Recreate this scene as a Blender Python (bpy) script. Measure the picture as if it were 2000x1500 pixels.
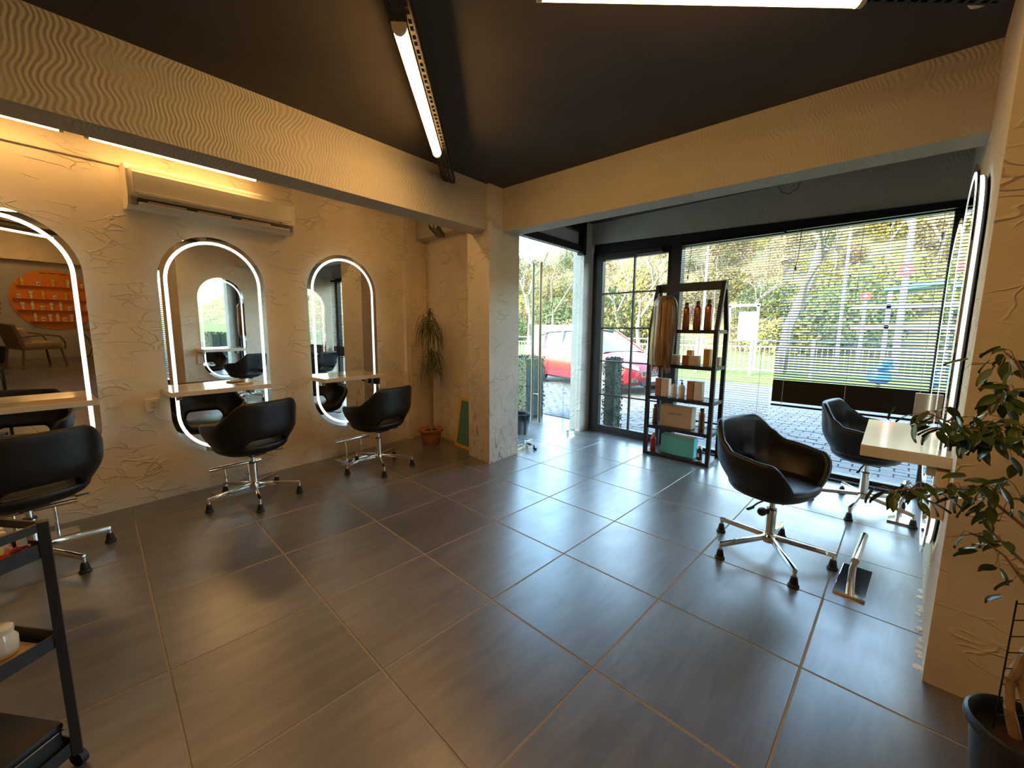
import bpy, bmesh, math, random
from mathutils import Vector, Matrix
PI = math.pi
R = math.radians
random.seed(7)
sc = bpy.context.scene
for o in list(bpy.data.objects):
    bpy.data.objects.remove(o, do_unlink=True)
C = sc.collection

# ------------------------------------------------------------------ camera
H = 1.3585
yaw, pitch, roll = 0.771449, 0.133668, 0.005884
cam = bpy.data.cameras.new('camera'); camo = bpy.data.objects.new('camera', cam); C.objects.link(camo)
fw = Vector((-math.sin(yaw)*math.cos(pitch), math.cos(yaw)*math.cos(pitch), -math.sin(pitch)))
rt = Vector((math.cos(yaw), math.sin(yaw), 0)); up = rt.cross(fw)
r2 = rt*math.cos(roll)+up*math.sin(roll); u2 = -rt*math.sin(roll)+up*math.cos(roll)
m = Matrix((r2, u2, -fw)).transposed().to_4x4(); m.translation = (0, 0, H)
camo.matrix_world = m
cam.sensor_width = 36; cam.sensor_fit = 'HORIZONTAL'; cam.lens = 36*792.06/2000
cam.clip_start = 0.02; cam.clip_end = 400
sc.camera = camo

# ------------------------------------------------------------------ world, sun, exposure
world = bpy.data.worlds.new('world'); sc.world = world; world.use_nodes = True
wn = world.node_tree; wn.nodes.clear()
sky = wn.nodes.new('ShaderNodeTexSky'); sky.sky_type = 'NISHITA'; sky.sun_disc = False
sky.sun_elevation = R(34); sky.sun_rotation = R(200); sky.air_density = 1.6; sky.dust_density = 2.5; sky.ozone_density = 1.5
bg = wn.nodes.new('ShaderNodeBackground'); bg.inputs['Strength'].default_value = 2.0
wo = wn.nodes.new('ShaderNodeOutputWorld')
wn.links.new(sky.outputs[0], bg.inputs[0]); wn.links.new(bg.outputs[0], wo.inputs[0])
sun = bpy.data.lights.new('sun', 'SUN'); sun.energy = 3.6; sun.angle = R(0.6); sun.color = (1, .93, .72)
suno = bpy.data.objects.new('sun', sun); C.objects.link(suno)
suno.rotation_euler = Vector((0.34, 0.94, -0.62)).to_track_quat('-Z', 'Y').to_euler()
sc.view_settings.view_transform = 'Standard'; sc.view_settings.look = 'None'
sc.view_settings.exposure = 0.5; sc.view_settings.gamma = 1.0; sc.view_settings.use_curve_mapping = False
TUBE = 40.0      # emission of the ceiling tubes
LED = 1.1        # emission of the mirror strips
try:
    sc.cycles.use_denoising = True
    sc.cycles.max_bounces = 10; sc.cycles.diffuse_bounces = 5; sc.cycles.glossy_bounces = 6
    sc.cycles.transparent_max_bounces = 24; sc.cycles.sample_clamp_indirect = 6.0
    sc.cycles.caustics_reflective = False; sc.cycles.caustics_refractive = False
except Exception:
    pass

# ------------------------------------------------------------------ materials
M = {}
def mat(name, col, rough=.5, metal=0, spec=.5, emit=None, es=0, bump=None, var=None, rndvar=0, coat=0, trans=0):
    """bump=(scale, strength, distance) noise relief; var=(scale, amount) mottling of the colour"""
    m = bpy.data.materials.new(name); m.use_nodes = True
    nt = m.node_tree; b = nt.nodes['Principled BSDF']
    b.inputs['Base Color'].default_value = (*col, 1); b.inputs['Roughness'].default_value = rough
    b.inputs['Metallic'].default_value = metal; b.inputs['Specular IOR Level'].default_value = spec
    b.inputs['Coat Weight'].default_value = coat; b.inputs['Coat Roughness'].default_value = .08
    b.inputs['Transmission Weight'].default_value = trans
    if emit:
        b.inputs['Emission Color'].default_value = (*emit, 1); b.inputs['Emission Strength'].default_value = es
    tc = None
    if bump or var:
        tc = nt.nodes.new('ShaderNodeTexCoord')
    src = None
    if var:
        n = nt.nodes.new('ShaderNodeTexNoise'); n.inputs['Scale'].default_value = var[0]; n.inputs['Detail'].default_value = 5
        nt.links.new(tc.outputs['Object'], n.inputs['Vector'])
        mr = nt.nodes.new('ShaderNodeMapRange'); mr.inputs[1].default_value = .3; mr.inputs[2].default_value = .7
        mr.inputs[3].default_value = 1-var[1]; mr.inputs[4].default_value = 1+var[1]
        nt.links.new(n.outputs['Fac'], mr.inputs[0]); src = mr.outputs[0]
    if rndvar:
        oi = nt.nodes.new('ShaderNodeObjectInfo'); mr2 = nt.nodes.new('ShaderNodeMapRange')
        mr2.inputs[3].default_value = 1-rndvar; mr2.inputs[4].default_value = 1+rndvar
        nt.links.new(oi.outputs['Random'], mr2.inputs[0])
        if src:
            mu = nt.nodes.new('ShaderNodeMath'); mu.operation = 'MULTIPLY'
            nt.links.new(src, mu.inputs[0]); nt.links.new(mr2.outputs[0], mu.inputs[1]); src = mu.outputs[0]
        else: src = mr2.outputs[0]
    if src:
        hsv = nt.nodes.new('ShaderNodeHueSaturation'); hsv.inputs['Color'].default_value = (*col, 1)
        nt.links.new(src, hsv.inputs['Value']); nt.links.new(hsv.outputs[0], b.inputs['Base Color'])
    if bump:
        n = nt.nodes.new('ShaderNodeTexNoise'); n.inputs['Scale'].default_value = bump[0]; n.inputs['Detail'].default_value = 6
        nt.links.new(tc.outputs['Object'], n.inputs['Vector'])
        bp = nt.nodes.new('ShaderNodeBump'); bp.inputs['Strength'].default_value = bump[1]; bp.inputs['Distance'].default_value = bump[2]
        nt.links.new(n.outputs['Fac'], bp.inputs['Height']); nt.links.new(bp.outputs[0], b.inputs['Normal'])
    M[name] = m; return m

def N(nt, t, **kw):
    n = nt.nodes.new(t)
    for k, v in kw.items(): setattr(n, k, v)
    return n
def math_(nt, op, a, b=None, c=None):
    n = nt.nodes.new('ShaderNodeMath'); n.operation = op
    for i, v in enumerate((a, b, c)):
        if v is None: continue
        if isinstance(v, (int, float)): n.inputs[i].default_value = v
        else: nt.links.new(v, n.inputs[i])
    return n.outputs[0]

def plaster(name, col, scratch=1.0, dirt=0.0):
    m = mat(name, col, rough=.62, spec=.35); nt = m.node_tree; b = nt.nodes['Principled BSDF']
    tc = N(nt, 'ShaderNodeTexCoord')
    def noise(s, d=4, rough=.5, dist=0, vec=None):
        n = N(nt, 'ShaderNodeTexNoise'); n.inputs['Scale'].default_value = s; n.inputs['Detail'].default_value = d
        n.inputs['Roughness'].default_value = rough; n.inputs['Distortion'].default_value = dist
        nt.links.new(vec or tc.outputs['Object'], n.inputs['Vector']); return n.outputs['Fac']
    # trowel ridges: edges of large distorted cells, kept only in patches
    def ridges(scale, rot, w):
        mp = N(nt, 'ShaderNodeMapping'); mp.inputs['Rotation'].default_value = (rot, rot*.6, rot*1.3)
        mp.inputs['Scale'].default_value = (1, 1, 2.2)
        nt.links.new(tc.outputs['Object'], mp.inputs[0])
        nz = N(nt, 'ShaderNodeTexNoise'); nz.inputs['Scale'].default_value = 3.0; nt.links.new(mp.outputs[0], nz.inputs['Vector'])
        vm = N(nt, 'ShaderNodeVectorMath', operation='MULTIPLY_ADD'); vm.inputs[1].default_value = (.35, .35, .35)
        nt.links.new(nz.outputs['Color'], vm.inputs[0]); nt.links.new(mp.outputs[0], vm.inputs[2])
        v = N(nt, 'ShaderNodeTexVoronoi', feature='DISTANCE_TO_EDGE'); v.inputs['Scale'].default_value = scale
        nt.links.new(vm.outputs[0], v.inputs['Vector'])
        mr = N(nt, 'ShaderNodeMapRange'); mr.inputs[2].default_value = w; mr.inputs[3].default_value = 1; mr.inputs[4].default_value = 0
        nt.links.new(v.outputs['Distance'], mr.inputs[0]); return mr.outputs[0]
    rd = math_(nt, 'MAXIMUM', ridges(2.3, .35, .022), ridges(3.6, 1.1, .03))
    mask = N(nt, 'ShaderNodeMapRange'); mask.inputs[1].default_value = .5; mask.inputs[2].default_value = .62
    nt.links.new(noise(4.5, 2), mask.inputs[0])
    h = math_(nt, 'MULTIPLY', math_(nt, 'MULTIPLY', rd, mask.outputs[0]), .95*scratch)
    h = math_(nt, 'ADD', h, math_(nt, 'MULTIPLY', noise(5, 8, .6, .8), .9))
    h = math_(nt, 'ADD', h, math_(nt, 'MULTIPLY', noise(60, 3), .07))
    bp = N(nt, 'ShaderNodeBump'); bp.inputs['Strength'].default_value = .7; bp.inputs['Distance'].default_value = .012
    nt.links.new(h, bp.inputs['Height']); nt.links.new(bp.outputs[0], b.inputs['Normal'])
    mr = N(nt, 'ShaderNodeMapRange'); mr.inputs[1].default_value = .3; mr.inputs[2].default_value = .7
    mr.inputs[3].default_value = .88; mr.inputs[4].default_value = 1.08
    nt.links.new(noise(2.2, 6), mr.inputs[0]); val = mr.outputs[0]
    if dirt:
        sp = N(nt, 'ShaderNodeSeparateXYZ'); nt.links.new(tc.outputs['Object'], sp.inputs[0])
        lo = N(nt, 'ShaderNodeMapRange'); lo.inputs[1].default_value = 1.1; lo.inputs[2].default_value = 0.0
        nt.links.new(sp.outputs['Z'], lo.inputs[0])
        mp = N(nt, 'ShaderNodeMapping'); mp.inputs['Scale'].default_value = (5, 5, 2.2); nt.links.new(tc.outputs['Object'], mp.inputs[0])
        sc1 = N(nt, 'ShaderNodeMapRange'); sc1.inputs[1].default_value = .52; sc1.inputs[2].default_value = .62
        nt.links.new(noise(3.5, 9, .75, 1.2, mp.outputs[0]), sc1.inputs[0])
        val = math_(nt, 'SUBTRACT', val, math_(nt, 'MULTIPLY', math_(nt, 'MULTIPLY', sc1.outputs[0], lo.outputs[0]), dirt))
    hsv = N(nt, 'ShaderNodeHueSaturation'); hsv.inputs['Color'].default_value = (*col, 1)
    nt.links.new(val, hsv.inputs['Value']); nt.links.new(hsv.outputs[0], b.inputs['Base Color'])
    return m

def combed(name, col, axis):
    """plaster combed in wavy upright lines; axis = the object axis the beam runs along (0 or 1)"""
    m = mat(name, col, rough=.65, spec=.35); nt = m.node_tree; b = nt.nodes['Principled BSDF']
    tc = N(nt, 'ShaderNodeTexCoord'); sp = N(nt, 'ShaderNodeSeparateXYZ'); nt.links.new(tc.outputs['Object'], sp.inputs[0])
    s = sp.outputs[axis]; z = sp.outputs[2]
    def noise(sc_, d=2, rg=.5):
        n = N(nt, 'ShaderNodeTexNoise'); n.inputs['Scale'].default_value = sc_; n.inputs['Detail'].default_value = d; n.inputs['Roughness'].default_value = rg
        nt.links.new(tc.outputs['Object'], n.inputs['Vector']); return n.outputs['Fac']
    n1 = noise(1.6); n2 = noise(5.0)
    ph = math_(nt, 'ADD', math_(nt, 'MULTIPLY', z, 46.0), math_(nt, 'MULTIPLY', n1, 14.0))
    wob = math_(nt, 'MULTIPLY', math_(nt, 'SINE', ph), .010)
    x = math_(nt, 'ADD', math_(nt, 'ADD', s, wob), math_(nt, 'ADD', math_(nt, 'MULTIPLY', n1, .30), math_(nt, 'MULTIPLY', n2, .05)))
    w = math_(nt, 'SINE', math_(nt, 'MULTIPLY', x, 2*PI/.021))
    mask = N(nt, 'ShaderNodeMapRange'); mask.inputs[1].default_value = .36; mask.inputs[2].default_value = .52
    nt.links.new(noise(3.0, 3), mask.inputs[0])
    h = math_(nt, 'MULTIPLY', w, math_(nt, 'MULTIPLY_ADD', mask.outputs[0], .85, .12))
    h = math_(nt, 'ADD', h, math_(nt, 'MULTIPLY', noise(40, 6, .7), 2.2))
    bp = N(nt, 'ShaderNodeBump'); bp.inputs['Strength'].default_value = .42; bp.inputs['Distance'].default_value = .004
    nt.links.new(h, bp.inputs['Height']); nt.links.new(bp.outputs[0], b.inputs['Normal'])
    return m

def tilemat():
    m = mat('floor_tile', (.1, .09, .085), rough=.3, spec=.8, coat=.9); nt = m.node_tree; b = nt.nodes['Principled BSDF']
    b.inputs['Coat Roughness'].default_value = .3; b.inputs['Coat IOR'].default_value = 1.6
    tc = N(nt, 'ShaderNodeTexCoord'); oi = N(nt, 'ShaderNodeObjectInfo')
    vm = N(nt, 'ShaderNodeVectorMath', operation='SCALE'); nt.links.new(oi.outputs['Location'], vm.inputs[0]); vm.inputs['Scale'].default_value = 3.7
    ad = N(nt, 'ShaderNodeVectorMath', operation='ADD'); nt.links.new(tc.outputs['Object'], ad.inputs[0]); nt.links.new(vm.outputs[0], ad.inputs[1])
    mp = N(nt, 'ShaderNodeMapping'); mp.inputs['Scale'].default_value = (9, 1.6, 1); nt.links.new(ad.outputs[0], mp.inputs[0])
    n = N(nt, 'ShaderNodeTexNoise'); n.inputs['Scale'].default_value = 1.6; n.inputs['Detail'].default_value = 8; n.inputs['Roughness'].default_value = .62; n.inputs['Distortion'].default_value = .5
    nt.links.new(mp.outputs[0], n.inputs['Vector'])
    cr = N(nt, 'ShaderNodeValToRGB'); cr.color_ramp.elements[0].position = .28; cr.color_ramp.elements[1].position = .74
    cr.color_ramp.elements[0].color = (.072, .071, .073, 1); cr.color_ramp.elements[1].color = (.165, .158, .150, 1)
    nt.links.new(n.outputs['Fac'], cr.inputs[0])
    mr = N(nt, 'ShaderNodeMapRange'); mr.inputs[3].default_value = .86; mr.inputs[4].default_value = 1.14; nt.links.new(oi.outputs['Random'], mr.inputs[0])
    hs = N(nt, 'ShaderNodeHueSaturation'); nt.links.new(cr.outputs[0], hs.inputs['Color']); nt.links.new(mr.outputs[0], hs.inputs['Value'])
    nt.links.new(hs.outputs[0], b.inputs['Base Color'])
    n2 = N(nt, 'ShaderNodeTexNoise'); n2.inputs['Scale'].default_value = 7; n2.inputs['Detail'].default_value = 6; nt.links.new(ad.outputs[0], n2.inputs['Vector'])
    r_ = N(nt, 'ShaderNodeMapRange'); r_.inputs[1].default_value = .3; r_.inputs[2].default_value = .7; r_.inputs[3].default_value = .28; r_.inputs[4].default_value = .40
    nt.links.new(n2.outputs['Fac'], r_.inputs[0]); nt.links.new(r_.outputs[0], b.inputs['Roughness'])
    bp = N(nt, 'ShaderNodeBump'); bp.inputs['Strength'].default_value = .12; bp.inputs['Distance'].default_value = .004
    nt.links.new(n.outputs['Fac'], bp.inputs['Height']); nt.links.new(bp.outputs[0], b.inputs['Normal'])
    return m

def glassmat(name, tint=(.93, .97, .96), ior=1.5, gl=1.0):
    m = bpy.data.materials.new(name); m.use_nodes = True; nt = m.node_tree; nt.nodes.clear()
    t = N(nt, 'ShaderNodeBsdfTransparent'); t.inputs[0].default_value = (*tint, 1)
    g = N(nt, 'ShaderNodeBsdfGlossy'); g.inputs['Roughness'].default_value = .0; g.inputs[0].default_value = (gl, gl, gl, 1)
    fr = N(nt, 'ShaderNodeFresnel'); fr.inputs['IOR'].default_value = ior
    mx = N(nt, 'ShaderNodeMixShader'); o = N(nt, 'ShaderNodeOutputMaterial'); ge = N(nt, 'ShaderNodeNewGeometry')
    nt.links.new(math_(nt, 'MULTIPLY', fr.outputs[0], math_(nt, 'SUBTRACT', 1.0, ge.outputs['Backfacing'])), mx.inputs[0]); nt.links.new(t.outputs[0], mx.inputs[1]); nt.links.new(g.outputs[0], mx.inputs[2])
    nt.links.new(mx.outputs[0], o.inputs[0]); M[name] = m; return m

plaster('plaster', (.80, .70, .55))
plaster('plaster_white', (.80, .77, .72), dirt=.0, scratch=.8)
plaster('plaster_worn', (.78, .72, .62), dirt=.6)
plaster('plaster_grey', (.50, .50, .50), scratch=.6)
combed('combed_y', (.60, .55, .44), 1); combed('combed_x', (.55, .51, .42), 0)
mat('ceiling_paint', (.082, .075, .070), rough=.75, spec=.25, var=(1.5, .12))
tilemat()
mat('grout', (.34, .27, .19), rough=.9)
mat('black_metal', (.016, .014, .013), rough=.42, spec=.4)
mat('dark_frame', (.014, .012, .011), rough=.35, spec=.5)
mat('blind_metal', (0.010, 0.009, 0.008), rough=.38, spec=.2)
mat('cord', (.75, .72, .66), rough=.8)
glassmat('window_glass'); glassmat('door_glass', (.80, .90, .92), 1.62)
mat('mirror_glass', (.86, .87, .86), rough=.0, metal=1)
mat('mirror_body', (.10, .10, .10), rough=.5)
mat('led_light', (1, 1, 1), emit=(.93, 1.0, .93), es=LED)
mat('halo_light', (1, 1, 1), emit=(.95, 1.0, .85), es=3.2)
mat('tube_light', (1, .9, .7), emit=(1.0, .54, .17), es=TUBE)
mat('tube_light_soft', (1, .9, .7), emit=(1.0, .54, .17), es=TUBE*.36)
mat('tube_body', (.80, .72, .60), rough=.4)
mat('white_gloss', (.82, .76, .66), rough=.12, spec=.6, coat=.6)
mat('white_plastic', (.82, .76, .64), rough=.35)
mat('dark_plastic', (.03, .03, .03), rough=.4)
mat('chrome', (.82, .80, .77), rough=.09, metal=1)
mat('brushed_steel', (.55, .48, .38), rough=.28, metal=1)
mat('leather', (.009, .009, .010), rough=.40, spec=.42, bump=(180, .12, .002))
mat('rubber', (.01, .01, .01), rough=.6)
mat('terracotta', (.42, .17, .085), rough=.8, bump=(40, .2, .002), var=(8, .15))
mat('soil', (.045, .028, .018), rough=.95, bump=(60, .8, .01))
mat('palm_leaf', (.085, .10, .035), rough=.5, var=(3, .3))
mat('palm_stem', (.30, .24, .15), rough=.8, bump=(50, .5, .004))
mat('ficus_leaf', (.065, .115, .028), rough=.28, rndvar=.45, spec=.5)
mat('ficus_bark', (.36, .25, .14), rough=.8, bump=(60, .5, .004), var=(20, .3))
mat('black_pot', (.018, .02, .024), rough=.35)
mat('yellow_frame', (.80, .46, .06), rough=.45)
mat('green_panel', (.10, .24, .19), rough=.6)
mat('hair', (.40, .20, .05), rough=.32, spec=.6)
nt = M['hair'].node_tree; tc_ = N(nt, 'ShaderNodeTexCoord'); mp_ = N(nt, 'ShaderNodeMapping'); mp_.inputs['Scale'].default_value = (70, 70, 2.5)
nz_ = N(nt, 'ShaderNodeTexNoise'); nz_.inputs['Scale'].default_value = 1; nz_.inputs['Detail'].default_value = 4; cr_ = N(nt, 'ShaderNodeValToRGB')
cr_.color_ramp.elements[0].position = .35; cr_.color_ramp.elements[0].color = (.10, .045, .012, 1); cr_.color_ramp.elements[1].position = .68; cr_.color_ramp.elements[1].color = (.56, .30, .07, 1)
nt.links.new(tc_.outputs['Object'], mp_.inputs[0]); nt.links.new(mp_.outputs[0], nz_.inputs['Vector']); nt.links.new(nz_.outputs['Fac'], cr_.inputs[0]); nt.links.new(cr_.outputs[0], nt.nodes['Principled BSDF'].inputs['Base Color'])
mat('copper_bottle', (.36, .13, .05), rough=.18, metal=.55)
mat('brown_bottle', (.16, .07, .03), rough=.2, metal=.3)
mat('cap_dark', (.05, .03, .025), rough=.35)
mat('orange_box', (.66, .30, .06), rough=.4)
mat('rust_box', (.42, .15, .05), rough=.4)
mat('cream_box', (.72, .60, .44), rough=.5)
mat('cream_bottle', (.76, .68, .58), rough=.35)
mat('kraft_box', (.50, .33, .18), rough=.55, var=(3, .12))
mat('print_dark', (.10, .06, .035), rough=.6)
mat('teal_box', (.13, .50, .46), rough=.45)
mat('teal_side', (.10, .62, .72), rough=.45)
mat('red_bottle', (.42, .02, .015), rough=.2)
mat('pink_cap', (.72, .38, .24), rough=.3)
mat('navy_bottle', (.015, .03, .05), rough=.2)
mat('cart_metal', (.032, .034, .037), rough=.45, spec=.4)
mat('polish_red', (.55, .03, .02), rough=.12, coat=.5)
mat('polish_pink', (.80, .10, .22), rough=.12, coat=.5)
mat('polish_coral', (.80, .26, .14), rough=.12, coat=.5)
mat('polish_wine', (.22, .02, .02), rough=.12, coat=.5)
mat('cap_white', (.86, .80, .68), rough=.3)
mat('cap_yellow', (.85, .60, .22), rough=.3)
mat('paper', (.72, .52, .34), rough=.8, bump=(15, .3, .004))
mat('jar_glass', (.86, .84, .78), rough=.1, spec=.6)
mat('orange_board', (.80, .27, .02), rough=.45)
mat('product_white', (.84, .80, .74), rough=.4)
mat('product_yellow', (.82, .55, .10), rough=.4)
mat('wicker', (.20, .13, .08), rough=.7)
mat('cushion_tan', (.40, .30, .17), rough=.85)
mat('cushion_pink', (.60, .40, .33), rough=.85)
mat('wood_top', (.30, .14, .07), rough=.4)
mat('vine_leaf', (.04, .07, .03), rough=.5, rndvar=.3)
# outdoors
mat('paver', (0.104, 0.104, 0.101), rough=.8, var=(5, .22), bump=(40, .3, .004))
mat('paver_joint', (0.052, 0.056, 0.052), rough=.95)
mat('kerb', (0.125, 0.125, 0.121), rough=.8, var=(3, .12))
mat('asphalt', (0.084, 0.084, 0.080), rough=.9, var=(4, .15))
mat('grass', (0.090, 0.125, 0.012), rough=.9, var=(2.5, .25), bump=(25, .6, .05))
mat('fence_paint', (0.213, 0.213, 0.203), rough=.5)
mat('fence_rail', (0.071, 0.080, 0.084), rough=.5)
mat('hill', (0.146, 0.125, 0.049), rough=1, var=(.6, .55), bump=(2.5, 1, .6))
mat('shrub_yellow', (0.160, 0.143, 0.035), rough=.9, var=(3, .5))
mat('shrub_brown', (0.146, 0.108, 0.056), rough=.9, var=(3, .5))
mat('shrub_green', (0.056, 0.076, 0.024), rough=.9, var=(3, .5))
mat('bark_pale', (0.144, 0.128, 0.100), rough=.9, var=(3, .2))
mat('hedge', (0.009, 0.021, 0.009), rough=.7, var=(30, .5))
mat('car_red', (0.148, 0.004, 0.010), rough=.25, spec=.5, coat=.35)
mat('car_glass', (0.045, 0.081, 0.099), rough=.04, spec=.8, coat=1)
mat('headlamp', (0.444, 0.485, 0.521), rough=.08, metal=.4)
mat('tyre', (0.013, 0.013, 0.014), rough=.8)
mat('plate_white', (0.364, 0.364, 0.355), rough=.4)
mat('sign_white', (0.330, 0.330, 0.318), rough=.5)
mat('sign_red', (0.389, 0.010, 0.021), rough=.4)
mat('blue_paint', (0.018, 0.095, 0.266), rough=.35)
mat('teal_roof', (0.026, 0.218, 0.269), rough=.4)
mat('render_ext', (0.215, 0.202, 0.181), rough=.85)

# ------------------------------------------------------------------ mesh helpers
class MB:
    def __init__(s): s.bm = bmesh.new()
    def box(s, c, d, rot=None, bevel=0):
        r = bmesh.ops.create_cube(s.bm, size=1)
        mt = Matrix.Translation(c) @ (rot.to_4x4() if rot else Matrix.Identity(4)) @ Matrix.Diagonal((*d, 1))
        bmesh.ops.transform(s.bm, matrix=mt, verts=r['verts'])
        if bevel:
            ed = list({e for v in r['verts'] for e in v.link_edges})
            bmesh.ops.bevel(s.bm, geom=ed, offset=bevel, segments=2, affect='EDGES', profile=.6)
        return s
    def bb(s, x0, x1, y0, y1, z0, z1, bevel=0):
        return s.box(((x0+x1)/2, (y0+y1)/2, (z0+z1)/2), (x1-x0, y1-y0, z1-z0), bevel=bevel)
    def bar(s, a, b, w, d, bevel=0):
        a, b = Vector(a), Vector(b); v = b-a
        q = v.to_track_quat('Z', 'Y').to_matrix()
        return s.box((a+b)/2, (w, d, v.length), rot=q, bevel=bevel)
    def cyl(s, a, b, r0, r1=None, n=14, caps=True):
        a, b = Vector(a), Vector(b); v = b-a
        r1 = r0 if r1 is None else r1
        mt = Matrix.Translation((a+b)/2) @ v.to_track_quat('Z', 'Y').to_matrix().to_4x4()
        bmesh.ops.create_cone(s.bm, cap_ends=caps, segments=n, radius1=r0, radius2=r1, depth=v.length, matrix=mt)
        return s
    def lathe(s, prof, c=(0, 0, 0), n=24, sx=1, sy=1):
        rings = []
        for r, z in prof:
            rings.append([s.bm.verts.new((c[0]+max(r, 1e-4)*sx*math.cos(2*PI*i/n), c[1]+max(r, 1e-4)*sy*math.sin(2*PI*i/n), c[2]+z)) for i in range(n)])
        for a, b in zip(rings, rings[1:]):
            for i in range(n):
                s.bm.faces.new((a[i], a[(i+1) % n], b[(i+1) % n], b[i]))
        s.bm.faces.new(rings[0][::-1]); s.bm.faces.new(rings[-1])
        return s
    def tube(s, pts, r, n=8):
        pts = [Vector(p) for p in pts]; rings = []
        rr = r if isinstance(r, (list, tuple)) else [r]*len(pts)
        for i, p in enumerate(pts):
            t = (pts[min(i+1, len(pts)-1)]-pts[max(i-1, 0)]).normalized()
            q = t.to_track_quat('Z', 'Y').to_matrix()
            rings.append([s.bm.verts.new(p+q@Vector((rr[i]*math.cos(2*PI*k/n), rr[i]*math.sin(2*PI*k/n), 0))) for k in range(n)])
        for a, b in zip(rings, rings[1:]):
            for k in range(n): s.bm.faces.new((a[k], a[(k+1) % n], b[(k+1) % n], b[k]))
        s.bm.faces.new(rings[0][::-1]); s.bm.faces.new(rings[-1])
        return s
    def prism(s, pts, z0, z1):
        """pts: 2D polygon extruded in z"""
        a = [s.bm.verts.new((x, y, z0)) for x, y in pts]; b = [s.bm.verts.new((x, y, z1)) for x, y in pts]
        n = len(pts)
        s.bm.faces.new(a[::-1]); s.bm.faces.new(b)
        for i in range(n): s.bm.faces.new((a[i], a[(i+1) % n], b[(i+1) % n], b[i]))
        return s
    def hexa(s, lo, hi):
        """lo, hi: four 3D points each, same winding"""
        a = [s.bm.verts.new(p) for p in lo]; b = [s.bm.verts.new(p) for p in hi]
        s.bm.faces.new(a[::-1]); s.bm.faces.new(b)
        for i in range(4): s.bm.faces.new((a[i], a[(i+1) % 4], b[(i+1) % 4], b[i]))
        return s
    def grid(s, rows, closed=False):
        vs = [[s.bm.verts.new(p) for p in r] for r in rows]
        for a, b in zip(vs, vs[1:]):
            n = len(a)
            for i in range(n if closed else n-1):
                s.bm.faces.new((a[i], a[(i+1) % n], b[(i+1) % n], b[i]))
        return vs
    def quad(s, *p):
        s.bm.faces.new([s.bm.verts.new(q) for q in p]); return s
    def mesh(s, name, mt, smooth=False, norm=True):
        if norm and len(s.bm.faces) < 60000: bmesh.ops.recalc_face_normals(s.bm, faces=s.bm.faces)
        me = bpy.data.meshes.new(name); s.bm.to_mesh(me); s.bm.free()
        me.materials.append(M[mt] if isinstance(mt, str) else mt)
        if smooth:
            for p in me.polygons: p.use_smooth = True
            if smooth != 'all':
                try: me.set_sharp_from_angle(angle=R(38))
                except Exception: pass
        return me
    def build(s, name, mt, parent=None, smooth=False, loc=None, rot=None, norm=True):
        o = bpy.data.objects.new(name, s.mesh(name, mt, smooth, norm)); C.objects.link(o)
        if parent: o.parent = parent
        if loc: o.location = loc
        if rot: o.rotation_euler = rot
        return o
def inst(name, me, parent=None, loc=(0, 0, 0), rot=(0, 0, 0), scale=None):
    o = bpy.data.objects.new(name, me); C.objects.link(o); o.parent = parent
    o.location = loc; o.rotation_euler = rot
    if scale: o.scale = scale
    return o
def empty(name, loc=(0, 0, 0), rot=(0, 0, 0)):
    o = bpy.data.objects.new(name, None); C.objects.link(o); o.location = loc; o.rotation_euler = rot; o.empty_display_size = .1
    return o
def tag(o, label=None, cat=None, group=None, kind=None):
    if label: o['label'] = label
    if cat: o['category'] = cat
    if group: o['group'] = group
    if kind: o['kind'] = kind
    return o
def struct(o): o['kind'] = 'structure'; return o
def copy_tree(o, parent=None):
    c = o.copy(); C.objects.link(c); c.parent = parent
    for ch in [x for x in C.objects if x.parent == o]: copy_tree(ch, c)
    return c
ORD = ['first', 'second', 'third', 'fourth', 'fifth', 'sixth', 'seventh', 'eighth', 'ninth', 'tenth', 'eleventh', 'twelfth']

# ------------------------------------------------------------------ room frames
CZ = 2.71
LW0 = Vector((-4.095, -.3)); LU = Vector((-.0910, .99585)); LN = Vector((.99585, .0910)); LA = math.atan2(.0910, .99585)
def lw(s_, off=0): p = LW0+LU*s_+LN*off; return (p.x, p.y)
def rwx(y): return .166+(y-2.15)*.0178

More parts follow.
